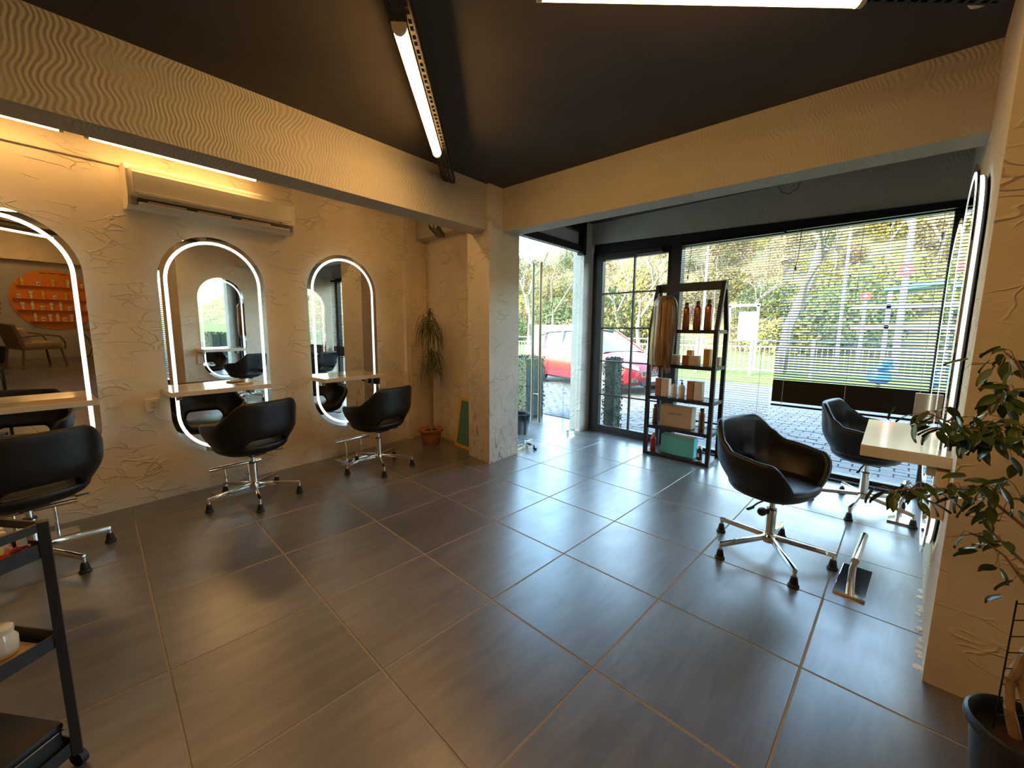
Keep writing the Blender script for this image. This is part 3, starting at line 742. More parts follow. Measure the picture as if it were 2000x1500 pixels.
chair0 = make_chair(); first_chair = True
def chair(x, y, face, base, label):
    global first_chair
    o = chair0 if first_chair else copy_tree(chair0); first_chair = False
    o.location = (x, y, 0); o.rotation_euler = (0, 0, R(face)); tag(o, label, 'chair', 'black tub chairs on chrome star feet')
    return o, base-face
placed = []
placed.append(chair(-3.66, .80, 197, -80, 'black tub swivel chair before the middle mirror'))
placed.append(chair(-3.65, 1.87, 194, -92, 'black tub swivel chair before the mirror nearest the potted palm'))
placed.append(chair(-3.43, -.34, 203, -35, 'black tub swivel chair cut by the left photo edge'))
placed.append(chair(-.495, 2.765, -17, -56, 'nearest black tub chair facing the right wall'))
placed.append(chair(-.14, 4.02, -8, -99, 'black tub chair by the window, behind the white wall table'))
for o, b0 in placed:
    for k in range(5):
        l_ = inst('leg', me_leg, o, (0, 0, 0), (0, 0, R(b0+72*k))); inst('glide', me_glide, l_)
t = MB(); t.lathe([(.0, -.02), (.022, -.018), (.026, 0), (.022, .018), (.0, .02)], n=16)
k_ = t.build('knob', 'dark_plastic', placed[3][0], smooth=True); k_.rotation_euler = (PI/2, 0, R(14)); k_.location = (-.03, -.045, .275)

# ------------------------------------------------------------------ chrome footrests
t = MB(); t.box((0, 0, .008), (.13, .36, .014), bevel=.002); me_plate = t.mesh('base_plate', 'chrome')
t = MB(); t.cyl((0, -.19, 0), (0, .19, 0), .017, n=20); me_fbar = t.mesh('foot_bar', 'chrome', smooth=True)
t = MB(); t.tube([(-.02, 0, .012), (-.018, 0, .12), (0, 0, .20)], .011, 10); me_up = t.mesh('upright', 'chrome', smooth=True)
def footrest(x, y, rz, label, h=.21):
    root = empty('footrest', (x, y, 0), (0, 0, rz)); tag(root, label, 'footrest', 'chrome footrests on the floor')
    inst('base_plate', me_plate, root); inst('foot_bar', me_fbar, root, (.01, 0, h))
    for s_ in (-1, 1): inst('upright', me_up, root, (.01, s_*.085, 0))
    return root
x, y = lw(-.08, .22); footrest(x, y, LA+PI, 'chrome footrest on the floor under the ledge at the left photo edge')
x, y = lw(1.03, .22); footrest(x, y, LA+PI, 'chrome footrest behind the middle black chair')
x, y = lw(2.10, .20); footrest(x, y, LA+PI, 'chrome footrest behind the chair nearest the potted palm')
footrest(-.09, 2.77, R(-2), 'chrome footrest on a shiny plate before the nearest right chair')
footrest(.075, 4.06, R(0), 'chrome footrest at the foot of the right wall near the window')

# ------------------------------------------------------------------ display rack
XL, XR, YF, YB, ZS, ZT = -1.99, -1.33, 4.18, 4.47, 1.37, 1.83
rk = empty('display_rack', ((XL+XR)/2, (YF+YB)/2, 0)); tag(rk, 'black gable-topped metal display rack standing before the street window', 'rack')
o_ = Vector(((XL+XR)/2, (YF+YB)/2, 0))
def L_(x, y, z): return (x-o_.x, y-o_.y, z)
ym = (YF+YB)/2
for x in (XL, XR):
    for y_ in (YF, YB):
        MB().bar(L_(x, y_, 0), L_(x, y_, ZS), .038, .038).build('post', 'black_metal', rk)
        MB().bar(L_(x, y_, ZS-.01), L_(x, ym+(.02 if y_ > ym else -.02), ZT), .038, .034).build('gable_bar', 'black_metal', rk)
MB().bar(L_(XL-.019, ym, ZT-.03), L_(XR+.019, ym, ZT-.03), .03, .085).build('ridge_bar', 'black_metal', rk)
SZ = [.035, .335, .655, 1.005, 1.365]
for z in SZ:
    MB().bb(XL-o_.x+.01, XR-o_.x-.01, YF-o_.y+.01, YB-o_.y-.01, z-.010, z-.002).build('shelf_board', 'black_metal', rk)
    for y_ in (YF, YB): MB().bar(L_(XL, y_, z-.016), L_(XR, y_, z-.018), .03, .036).build('rail', 'black_metal', rk)
    for x in (XL, XR): MB().bar(L_(x, YF, z-.016), L_(x, YB, z-.018), .03, .036).build('rail', 'black_metal', rk)
YI = YF+.05
def bottle(x, y, z, h, r, mt, cap, label, group=None, neck=.25, name='bottle', caph=.12, sq=1):
    root = empty(name, (x, y, z)); tag(root, label, 'bottle', group)
    hb = h*(1-caph); MB().lathe([(r*.92, 0), (r, .006), (r*1.0, hb*.35), (r*.93, hb*.6), (r, hb*.86), (r*.8, hb*.93), (r*neck*1.3, hb*.97), (r*neck*1.3, hb)], sy=sq).build('body', mt, root, smooth=True)
    MB().lathe([(r*neck*1.35, hb), (r*neck*1.35, h*.985), (r*neck, h)], n=16).build('cap', cap, root, smooth=True)
    return root
for i, (x, hh) in enumerate(((-1.655, .275), (-1.545, .285), (-1.44, .295))):
    bottle(x, YI+.02, SZ[4], hh, .036, 'copper_bottle', 'cap_dark', '%s copper bottle with dark cap on the rack top shelf' % ('left', 'middle', 'right')[i], 'copper bottles on the rack top shelf', neck=.42)
def carton(x0, x1, z, h, mt, label, y0=None, dp=.07, group=None, side=None, lid=None):
    y0 = YI if y0 is None else y0
    root = empty('carton', ((x0+x1)/2, y0+dp/2, z), (0, 0, R(random.uniform(-2, 2)))); tag(root, label, 'box', group); w = x1-x0
    MB().bb(-w/2, w/2, -dp/2, dp/2, 0, h, .0015).build('body', mt, root)
    if side: MB().bb(w/2, w/2+.0015, -dp/2+.002, dp/2-.002, .002, h-.002).build('side_panel', side, root)
    if lid: MB().bb(-w/2-.0008, w/2+.0008, -dp/2-.0008, dp/2+.0008, h*lid, h*lid+.003).build('lid_seam', 'print_dark', root)
    return root
# shelf at 1.0
carton(-1.80, -1.71, SZ[3], .10, 'cream_box', 'cream carton beside the hair ends on the second rack shelf')
carton(-1.655, -1.60, SZ[3], .15, 'orange_box', 'orange carton in the middle of the second rack shelf', y0=YI+.09)
carton(-1.665, -1.60, SZ[3], .10, 'rust_box', 'rust-coloured carton beside a cream one on the second rack shelf')
carton(-1.595, -1.50, SZ[3], .10, 'cream_box', 'cream carton right of the rust-coloured one on the second rack shelf')
carton(-1.455, -1.395, SZ[3], .17, 'orange_box', 'tall orange carton at the right end of the second rack shelf')
carton(-1.36, -1.335, SZ[3], .09, 'cream_box', 'thin pale carton behind the right post on the second rack shelf', y0=YI+.11)
# shelf at .655
def twotone(x0, x1, z, h, dp, label):
    r_ = carton(x0, x1, z, h, 'rust_box', label, dp=dp, lid=.48)
    return r_
twotone(-1.935, -1.875, SZ[2], .19, .07, 'rust-coloured carton at the left end of the middle rack shelf')
carton(-1.87, -1.79, SZ[2], .19, 'cream_box', 'tall cream carton at the left end of the middle rack shelf', side='white_gloss')
for i, x in enumerate((-1.735, -1.655)):
    pb = empty('pump_bottle', (x, YI+.02, SZ[2])); tag(pb, '%s cream pump bottle on the middle rack shelf' % ('left', 'right')[i], 'bottle', 'cream pump bottles on the rack')
    MB().lathe([(.030, 0), (.033, .005), (.033, .115), (.028, .13), (.013, .14), (.012, .148)], n=24, sy=.75).build('body', 'cream_bottle', pb, smooth=True)
    t = MB(); t.cyl((0, 0, .148), (0, 0, .165), .010); t.cyl((0, 0, .165), (0, 0, .185), .004); t.box((-.006, 0, .187), (.034, .012, .009), bevel=.003); t.build('pump', 'dark_plastic', pb, smooth=True)
    MB().bb(-.014, .014, -.0262, -.0250, .035, .038).build('print_line', 'print_dark', pb); MB().bb(-.009, .009, -.0262, -.0250, .092, .096).build('print_line', 'print_dark', pb)
twotone(-1.595, -1.53, SZ[2], .19, .07, 'rust-coloured carton right of the pump bottles on the middle rack shelf')
carton(-1.525, -1.445, SZ[2], .10, 'cream_box', 'lower of two stacked cream cartons on the middle rack shelf')
carton(-1.523, -1.447, SZ[2]+.10, .09, 'cream_box', 'upper of two stacked cream cartons on the middle rack shelf')
# shelf at .335
bottle(-1.93, YI+.03, SZ[1], .22, .030, 'brown_bottle', 'cap_dark', 'brown bottle left of the kraft box on the lower rack shelf', neck=.5)
kx = empty('kraft_box', (-1.70, YI+.07, SZ[1])); tag(kx, 'wide kraft gift box with dark lettering on the lower rack shelf', 'box')
MB().bb(-.165, .165, -.06, .06, 0, .225, .002).build('body', 'kraft_box', kx)
MB().bb(.165, .1665, -.058, .058, .002, .223).build('side_panel', 'cream_box', kx)
fc = bpy.data.curves.new('lettering', 'FONT'); fc.body = 'KERASTASE'; fc.size = .027; fc.extrude = .0004; fc.align_x = 'CENTER'
fc.materials.append(M['print_dark']); ft = bpy.data.objects.new('lettering_source', fc); C.objects.link(ft); bpy.context.view_layer.update()
fme = bpy.data.meshes.new_from_object(ft.evaluated_get(bpy.context.evaluated_depsgraph_get())); bpy.data.objects.remove(ft)
fo = inst('lettering', fme, kx, (-.01, -.0608, .135), (PI/2, 0, 0))
bottle(-1.435, YI+.02, SZ[1], .24, .030, 'brown_bottle', 'cap_dark', 'brown bottle right of the kraft box on the lower rack shelf', neck=.5)
# bottom shelf
bottle(-1.925, YI, SZ[0], .20, .030, 'red_bottle', 'pink_cap', 'dark red bottle with a pink top on the bottom rack shelf', caph=.22, neck=.4)
tb = empty('teal_box', (-1.665, YI+.06, SZ[0])); tag(tb, 'turquoise gift box standing on the bottom rack shelf', 'box')
MB().bb(-.175, .175, -.055, .055, 0, .205, .002).build('body', 'teal_box', tb)
MB().bb(.175, .1768, -.053, .053, .002, .203).build('side_panel', 'teal_side', tb)
MB().bb(-.08, .17, -.05, .05, .205, .211).build('lid', 'cream_box', tb)
nb = empty('perfume_bottle', (-1.425, YI-.01, SZ[0])); tag(nb, 'small dark cylinder bottle with a pale label on the bottom rack shelf', 'bottle')
MB().lathe([(.028, 0), (.03, .004), (.03, .125), (.026, .132)], n=24).build('body', 'navy_bottle', nb, smooth=True)
MB().lathe([(.0305, 0), (.0305, .014)], n=24).build('base_band', 'cream_box', nb); MB().lathe([(.010, .132), (.020, .14), (.010, .158), (.0, .16)], n=16).build('cap', 'pink_cap', nb, smooth=True)
MB().bb(-.016, .010, -.0312, -.028, .045, .085).build('label_patch', 'pink_cap', nb)

# wig hanging at the left front of the rack
wg = empty('wig', (-1.83, YF-.055, 1.0)); tag(wg, 'long straight golden brown wig on a stand at the left of the rack', 'wig')
t = MB(); rows = []; NW = 72
for k in range(18):
    if k < 6: an_ = PI/2*(k+.2)/6; z = .60+.115*math.cos(an_); rr = .122*math.sin(an_)**.85; f = .16*k/6
    else: f = .16+.84*(k-6)/11; z = .60*(1-(k-6)/11.0)+.0; rr = .122+.004*math.sin((f-.16)*5)
    rr *= 1-.22*max(0, f-.55)
    row = []
    for i in range(NW):
        th = 2*PI*i/NW; rip = 1+.035*math.sin(i*3.1+k*.15)+.02*math.sin(i*7.3)
        row.append((rr*math.cos(th)*rip+.01*math.sin(f*5)-.012*f, rr*.62*math.sin(th)*rip, z))
    rows.append(row)
vs = t.grid(rows, closed=True); t.bm.faces.new(vs[0]); t.build('hair_mass', 'hair', wg, smooth='all')
t = MB()
for i in range(240):
    th = random.random()*2*PI; r_ = .112+random.random()*.014; x0 = r_*math.cos(th); y0 = r_*.62*math.sin(th)
    z1 = random.uniform(-.09, .06); w_ = .0022
    p = [(x0*.75, y0*.75, .685), (x0, y0, .60), (x0*1.02, y0*1.02, .35), (x0*random.uniform(.8, .98)-.012, y0*.95, z1+.06), (x0*random.uniform(.72, .95)-.016, y0*.9, z1)]
    a_ = Vector((-math.sin(th), math.cos(th), 0))*w_
    t.grid([[tuple(Vector(q)-a_), tuple(Vector(q)+a_)] for q in p])
tag(t.build('hair_strands', 'hair', wg, norm=False), kind='stuff')
MB().cyl((0, .02, .37), (0, .02, .66), .02).build('stand', 'dark_plastic', wg)

# ------------------------------------------------------------------ potted palm by the column
pp = empty('potted_palm', (-3.985, 2.715, 0)); tag(pp, 'tall drooping dragon palm in a terracotta pot in the left wall corner', 'plant')
MB().lathe([(.095, 0), (.10, .005), (.125, .15), (.142, .152), (.148, .16), (.148, .185), (.136, .187), (.118, .165), (.0, .16)], n=32).build('pot', 'terracotta', pp, smooth=True)
MB().lathe([(.118, .155), (.06, .166), (.0, .168)], n=20).build('soil', 'soil', pp, smooth=True)
t = MB(); t.tube([(.02, 0, .15), (.0, .01, .5), (-.015, .0, .9), (-.01, 0, 1.22), (0, 0, 1.50)], [.018, .017, .014, .012, .011], 10); t.tube([(-.025, .02, .15), (-.01, .03, .4), (.015, .02, .7), (.02, .02, .98)], [.014, .013, .012, .01], 8); t.build('stem', 'palm_stem', pp, smooth=True)
t = MB()
def droop(t, base, az, ln, rise, w_):
    b = Vector(base); d = Vector((math.cos(az), math.sin(az), 0)); n = 7; p = []
    for k in range(n+1):
        f = k/n; out = ln*.42*math.sin(min(1, f*1.15)*PI/2); z = rise*4*f*(1-f)*.6+rise*.3*f-ln*.9*f**1.9*.85
        p.append(b+d*out+Vector((0, 0, z)))
    s_ = d.cross(Vector((0, 0, 1)))
    t.grid([[tuple(q-s_*w_*(1-(k/n)**2)), tuple(q+s_*w_*(1-(k/n)**2)+Vector((0, 0, .001)))] for k, q in enumerate(p)])
for (cx, cy, z0, z1, n, ln) in ((0, 0, 1.28, 1.46, 150, .46), (.02, .02, .86, 1.10, 150, .40), (0, 0, 1.46, 1.52, 26, .26)):
    for i in range(n):
        droop(t, (cx, cy, random.uniform(z0, z1)), random.random()*2*PI, ln*random.uniform(.65, 1.1), random.uniform(.03, .16), .0045)
tag(t.build('foliage', 'palm_leaf', pp, norm=False), kind='stuff')
t = MB()
for i in range(9):
    a_ = random.random()*2*PI; t.grid([[(.006*math.cos(a_)-.004, .006*math.sin(a_), 1.48), (.006*math.cos(a_)+.004, .006*math.sin(a_), 1.48)], [(.02*math.cos(a_)-.003, .02*math.sin(a_), 1.60), (.02*math.cos(a_)+.003, .02*math.sin(a_), 1.60)], [(.022*math.cos(a_), .022*math.sin(a_), 1.68), (.022*math.cos(a_)+.0005, .022*math.sin(a_), 1.68)]])
t.build('top_shoot', 'bark_pale', pp, norm=False)

# yellow framed panel leaning behind the column
fp = empty('framed_board', (-3.56, 2.86, 0), (R(-9), 0, R(-6))); tag(fp, 'green board in a yellow frame leaning on the wall behind the column', 'board')
MB().bb(-.14, .20, -.005, .003, .03, .54).build('board', 'green_panel', fp)
for x0, x1, z0, z1 in ((-.175, -.14, 0, .575), (.20, .235, 0, .575), (-.14, .20, 0, .035), (-.14, .20, .54, .575)):
    MB().bb(x0, x1, -.012, .008, z0, z1, .002).build('frame_bar', 'yellow_frame', fp)

# ------------------------------------------------------------------ ficus at the right edge
fx = empty('potted_ficus', (.345, 1.70, 0)); tag(fx, 'weeping fig in a black pot with a wire trellis at the right photo edge', 'plant')
FO = Vector((.345, 1.70, 0))
t = MB(); t.lathe([(.085, 0), (.09, .004), (.112, .24), (.122, .242), (.126, .25), (.124, .268), (.117, .272), (.112, .262), (.108, .22), (.0, .215)], n=40); t.build('pot', 'black_pot', fx, smooth=True)
MB().lathe([(.108, .205), (.05, .222), (.0, .226)], n=24).build('soil', 'soil', fx, smooth=True)
def fl_(pts): return [tuple(Vector(p)-FO) for p in pts]
t = MB()
t.tube(fl_([(.33, 1.72, .2), (.305, 1.72, .30), (.30, 1.74, .38), (.325, 1.76, .45), (.335, 1.75, .54), (.32, 1.74, .66), (.30, 1.74, .80), (.29, 1.76, .95)]), [.014, .012, .012, .015, .012, .010, .009, .006], 9)
t.tube(fl_([(.36, 1.70, .2), (.345, 1.72, .30), (.32, 1.75, .38), (.325, 1.77, .45), (.36, 1.78, .55), (.37, 1.77, .70), (.33, 1.78, .90), (.27, 1.80, 1.10), (.25, 1.82, 1.25)]), [.013, .012, .012, .014, .011, .010, .008, .006, .004], 9)
t.build('trunk', 'ficus_bark', fx, smooth=True)
branches = [([(.33, 1.75, .62), (.25, 1.72, .74), (.20, 1.70, .78)], 14, .06), ([(.31, 1.74, .80), (.18, 1.70, .92), (.05, 1.60, .915), (.0, 1.56, .90)], 40, .05),
            ([(.30, 1.76, .90), (.24, 1.75, .90), (.20, 1.72, .93)], 30, .07), ([(.28, 1.78, 1.0), (.20, 1.73, 1.07), (.11, 1.68, 1.10), (.06, 1.64, 1.13)], 62, .055),
            ([(.27, 1.80, 1.08), (.22, 1.78, 1.10), (.17, 1.74, 1.09)], 46, .07), ([(.25, 1.82, 1.22), (.22, 1.80, 1.28), (.19, 1.79, 1.31)], 22, .045),
            ([(.26, 1.82, 1.2), (.23, 1.80, 1.20), (.21, 1.78, 1.18)], 26, .05), ([(.33, 1.78, .9), (.42, 1.72, 1.0), (.47, 1.66, 1.08)], 34, .08),
            ([(.33, 1.76, .68), (.22, 1.72, .80), (.13, 1.63, .785)], 5, .02)]
t = MB()
for k in range(3):
    pass
lm = []
for w_, ln in ((.0135, .049), (.0155, .057), (.012, .043)):
    t2 = MB(); rows = []
    for k in range(6):
        f = k/5; ww = w_*math.sin(PI*min(1, f*.92+.08))**.8*(1-.35*f) if k < 5 else .0004
        rows.append([(f*ln, -ww, .0-.006*f*f), (f*ln, 0, -.0025-.006*f*f-.004*f**3), (f*ln, ww, -.006*f*f)])
    t2.grid(rows); lm.append(t2.mesh('leaf', 'ficus_leaf', smooth='all', norm=False))
nleaf = 0
for bi, (pts, n, sp_) in enumerate(branches):
    P = [Vector(p) for p in pts]
    t.tube([tuple(p-FO) for p in P], [.005-.0035*i/(len(P)-1) for i in range(len(P))], 6)
    for k in range(n):
        f = random.uniform(.25, 1.0)*(len(P)-1); i = min(int(f), len(P)-2); q = P[i].lerp(P[i+1], f-i)
        off = Vector((random.gauss(0, 1), random.gauss(0, 1), random.gauss(0, .8)-.2))*sp_*.55
        if k % 3 == 0:
            t.tube([tuple(q-FO), tuple(q+off*.5+Vector((0, 0, .01))-FO), tuple(q+off-FO)], [.0014, .0011, .0008], 4)
        d = off.normalized(); az = math.atan2(d.y, d.x)+random.gauss(0, .6)
        inst('leaf', random.choice(lm), fx, tuple(q+off-FO), (random.gauss(0, .5), random.uniform(.1, 1.25), az), None); nleaf += 1
t.build('branches', 'ficus_bark', fx, smooth=True)
t = MB()
for k in range(3):
    x_ = .285+.06*k; y_ = 1.725+.055*k
    t.cyl((x_-FO.x, y_-FO.y, .2), (x_-FO.x, y_-FO.y, .62), .0022, n=6)
for k in range(8):
    z = .26+.05*k; t.cyl((.285-FO.x, 1.725-FO.y, z), (.405-FO.x, 1.835-FO.y, z), .0017, n=6)
t.build('trellis', 'black_metal', fx)
t = empty('terracotta_pot', (.335, 1.515, 0)); tag(t, 'terracotta pot rim peeping out before the black ficus pot', 'pot')
MB().lathe([(.07, 0), (.075, .005), (.088, .10), (.098, .102), (.10, .13), (.09, .132), (.082, .11), (.0, .10)], n=32).build('pot', 'terracotta', t, smooth=True)

# ------------------------------------------------------------------ trolley at the left edge
CA = math.atan2(-.075, .13); ct = empty('trolley', (-1.735, -.15, 0)); tag(ct, 'black metal three-tier trolley cut by the left photo edge', 'trolley')
E1 = Vector((.6, -.8, 0)); E2 = Vector((-.8, -.6, 0))   # along the long and the short side
def cp(a, b, z): v = E1*a+E2*b; return (v.x, v.y, z)
LX, WX = .46, .32
for a, b in ((0, 0), (LX, 0), (0, WX), (LX, WX)):
    MB().bar(cp(a, b, .045), cp(a, b, .805), .028, .022).build('post', 'cart_metal', ct)
    w_ = MB(); w_.cyl(cp(a-.009, b, .025), cp(a+.009, b, .025), .025); w_.build('wheel', 'rubber', ct, smooth=True)
def rim(z0, z1, nm, th=.004):
    for (a0, b0), (a1, b1) in (((0, 0), (LX, 0)), ((0, WX), (LX, WX)), ((0, 0), (0, WX)), ((LX, 0), (LX, WX))):
        MB().bar(cp(a0, b0, (z0+z1)/2), cp(a1, b1, (z0+z1)/2), (z1-z0) if abs(a1-a0) > .01 else th, th if abs(a1-a0) > .01 else (z1-z0)).build(nm, 'cart_metal', ct)
def rim2(z0, z1, nm, th=.004):
    for (a0, b0), (a1, b1) in (((0, 0), (LX, 0)), ((0, WX), (LX, WX)), ((0, 0), (0, WX)), ((LX, 0), (LX, WX))):
        p, q = Vector(cp(a0, b0, 0)), Vector(cp(a1, b1, 0)); s_ = (q-p).normalized().cross(Vector((0, 0, 1)))*th/2
        t = MB(); t.hexa([tuple(p-s_+Vector((0, 0, z0))), tuple(q-s_+Vector((0, 0, z0))), tuple(q+s_+Vector((0, 0, z0))), tuple(p+s_+Vector((0, 0, z0)))],
                         [tuple(p-s_+Vector((0, 0, z1))), tuple(q-s_+Vector((0, 0, z1))), tuple(q+s_+Vector((0, 0, z1))), tuple(p+s_+Vector((0, 0, z1)))]); t.build(nm, 'cart_metal', ct)
rim2(.778, .802, 'guard_rail', .008)
for z in (.700, .415, .05):
    rim2(z, z+.042, 'tray_side')
    t = MB(); q = [cp(0, 0, 0), cp(LX, 0, 0), cp(LX, WX, 0), cp(0, WX, 0)]; t.prism([(p[0], p[1]) for p in q][::-1], z, z+.003); t.build('tray', 'cart_metal', ct)
CO = Vector((-1.735, -.15, 0))
pols = [(.028, .036, 'polish_wine', 'cap_white', 'wine red polish bottle with tall white cap nearest the trolley corner', .0), (.048, .068, 'polish_coral', 'cap_white', 'coral polish bottle with white cap on the trolley top tray', 0),
        (.078, .034, 'polish_red', 'cap_yellow', 'bright red polish bottle with yellow cap on the trolley top tray', 0), (.085, .082, 'polish_red', 'polish_pink', 'red polish bottle with pink cap at the left photo edge', 0),
        (.030, .105, 'polish_coral', 'cap_white', 'orange polish bottle behind the front row on the trolley', 0), (.055, .125, 'cap_yellow', 'cap_yellow', 'yellow polish bottle at the back of the trolley top tray', 0)]
for a, b, bm_, cm_, lb, _ in pols:
    p = Vector(cp(a, b, .703))+CO; root = empty('polish_bottle', p); tag(root, lb, 'bottle', 'nail polish bottles on the trolley')
    MB().lathe([(.017, 0), (.0195, .004), (.0195, .030), (.014, .038), (.008, .040)], n=20).build('body', bm_, root, smooth=True)
    MB().lathe([(.0095, .040), (.0105, .043), (.0095, .085), (.006, .088)], n=16).build('cap', cm_, root, smooth=True)
t = MB(); q = [Vector(cp(a, b, 0))+CO for a, b in ((.015, .015), (.42, .015), (.42, .30), (.015, .30))]
t.prism([(p.x, p.y) for p in q][::-1], .4185, .4215); tag(t.build('paper_sheet', 'paper'), 'tan paper sheet lying on the trolley middle tray', 'paper')
p = Vector(cp(.068, .10, .4225))+CO; jr = empty('glass_jar', p); tag(jr, 'small glass jar of white cream on the trolley middle tray', 'jar')
MB().lathe([(.028, 0), (.034, .006), (.035, .05), (.028, .062), (.026, .07), (.029, .072), (.029, .085), (.026, .087), (.0, .087)], n=28).build('jar', 'jar_glass', jr, smooth=True)
# black padded box on the lowest tier
bx = empty('padded_box', Vector(cp(.218, .158, .054))+CO, (0, 0, math.atan2(E1.y, E1.x))); tag(bx, 'black box with a padded leather lid on the lowest trolley tier', 'box')
MB().bb(-.20, .20, -.14, .14, 0, .085, .006).build('body', 'cart_metal', bx)
MB().bb(-.205, .205, -.145, .145, .085, .112, .012).build('lid', 'leather', bx, smooth=True)
MB().bb(-.203, .203, -.143, .143, .082, .086).build('metal_edge', 'chrome', bx)

# ------------------------------------------------------------------ things seen in the mirrors
# round orange shelf board on the far wall
FXW = 5.75; OY = 1.62; OZ = 1.30
ob = empty('round_shelf', (FXW, OY, OZ)); tag(ob, 'round orange shelf board with four shelves, seen in the leftmost mirror', 'shelf')
t = MB(); t.cyl((-.02, 0, 0), (-.001, 0, 0), .66, n=64); t.build('back_board', 'orange_board', ob, smooth=True)
SHZ = [.30, .02, -.22, -.47]
for z in SHZ:
    hw = math.sqrt(.66**2-z**2)-.05; MB().bb(-.13, -.02, -hw, hw, z-.012, z).build('shelf_board', 'orange_board', ob)
nn = ['top', 'second', 'third', 'lowest']
for si, z in enumerate(SHZ):
    hw = math.sqrt(.66**2-z**2)-.13; cnt = (5, 7, 8, 7)[si]
    for k in range(cnt):
        y_ = OY-hw+2*hw*k/(cnt-1); typ = (k+si) % 3; zz = OZ+z
        if si < 2 and typ != 1: mtx = 'product_yellow' if (k % 2 == 0) else 'product_white'
        else: mtx = 'product_white'
        nm, cat_ = (('bottle', 'bottle'), ('jar', 'jar'), ('cream_tube', 'tube'))[typ]
        root = empty(nm, (FXW-.075, y_, zz)); tag(root, '%s %s, %s from the left on the %s board of the orange shelf' % (mtx.split('_')[1], nm.replace('_', ' '), ORD[k], nn[si]), cat_, 'products on the orange round shelf')
        if typ == 0: MB().lathe([(.026, 0), (.028, .004), (.028, .13), (.012, .15), (.010, .18), (.0, .182)], n=14).build('body', mtx, root, smooth=True); MB().lathe([(.0285, .05), (.0285, .055)], n=14).build('label_band', 'print_dark', root)
        elif typ == 1: MB().lathe([(.033, 0), (.035, .004), (.035, .065), (.033, .085), (.0, .087)], n=14).build('body', mtx, root, smooth=True); MB().bb(-.036, -.034, -.012, .012, .028, .052).build('label_patch', 'print_dark', root)
        else:
            t = MB(); t.lathe([(.018, 0), (.018, .025), (.020, .026), (.034, .15), (.034, .152)], n=14, sx=.5); t.build('body', mtx, root, smooth=True); MB().bb(-.019, -.012, -.02, .02, .09, .096).build('label_line', 'print_dark', root)
t = MB(); t.bb(-.024, -.021, -.18, -.08, .57, .585); t.bb(-.024, -.021, -.05, .08, .575, .59); t.bb(-.024, -.021, .12, .24, .57, .585)
t.build('print_line', 'print_dark', ob)
# wicker armchair
arm = empty('armchair', (4.35, 1.0, 0), (0, 0, R(75))); tag(arm, 'dark wicker armchair with tan cushion, seen in the leftmost mirror', 'armchair')
MB().bb(-.28, .30, -.28, .28, .36, .40, .01).build('seat_frame', 'wicker', arm)
MB().bb(-.26, .30, -.26, .26, .40, .50, .035).build('cushion', 'cushion_tan', arm, smooth=True)
t = MB(); t.box((-.30, 0, .62), (.06, .54, .50), rot=Matrix.Rotation(R(-14), 3, 'Y'), bevel=.02); t.build('backrest', 'wicker', arm)
t = MB(); t.box((-.20, 0, .62), (.14, .44, .32), rot=Matrix.Rotation(R(-18), 3, 'Y'), bevel=.05); t.build('back_cushion', 'cushion_pink', arm, smooth=True)
for s_ in (-1, 1):
    t = MB(); t.tube([(-.30, s_*.30, .62), (.05, s_*.31, .66), (.26, s_*.31, .62), (.33, s_*.30, .50), (.33, s_*.29, .36)], .018); t.build('armrest', 'wicker', arm, smooth=True)
    for x_ in (-.26, .28): MB().cyl((x_, s_*.25, .37), (x_+(.05 if x_ > 0 else -.05), s_*.28, 0), .018).build('leg', 'wicker', arm, smooth=True)
# small round table
rt_ = empty('side_table', (4.75, 1.95, 0)); tag(rt_, 'small round table with curled iron legs, seen in the leftmost mirror', 'table')
MB().lathe([(.0, .70), (.26, .70), (.265, .705), (.265, .72), (.0, .722)], n=32).build('tabletop', 'wood_top', rt_, smooth=True)
for k in range(3):
    a_ = 2*PI*k/3+.4; c_, s_ = math.cos(a_), math.sin(a_)
    MB().tube([(.20*c_, .20*s_, .70), (.08*c_, .08*s_, .5), (.03*c_, .03*s_, .3), (.10*c_, .10*s_, .12), (.24*c_, .24*s_, .10), (.25*c_, .25*s_, .03), (.20*c_, .20*s_, .012)], .010).build('leg', 'black_metal', rt_, smooth=True)
# climbing plant
vp = empty('vine_plant', (5.25, .60, 0)); tag(vp, 'tall climbing plant on a pole, seen at the edge of the leftmost mirror', 'plant')
MB().lathe([(.12, 0), (.17, .30), (.18, .30), (.18, .33), (.16, .33), (.15, .28), (.0, .28)], n=24).build('pot', 'black_pot', vp, smooth=True)
MB().cyl((0, 0, .28), (0, 0, 2.1), .015).build('pole', 'palm_stem', vp)
t = MB()
for k in range(330):
    z = random.uniform(.5, 2.15); a_ = random.random()*2*PI; r_ = random.uniform(.02, .17)
    c_ = Vector((r_*math.cos(a_), r_*math.sin(a_), z)); u_ = Vector((random.gauss(0, 1), random.gauss(0, 1), random.gauss(0, 1))).normalized()*.035; v_ = u_.orthogonal().normalized()*.022
    t.quad(c_-u_, c_+v_, c_+u_, c_-v_)
tag(t.build('foliage', 'vine_leaf', vp, norm=False), kind='stuff')
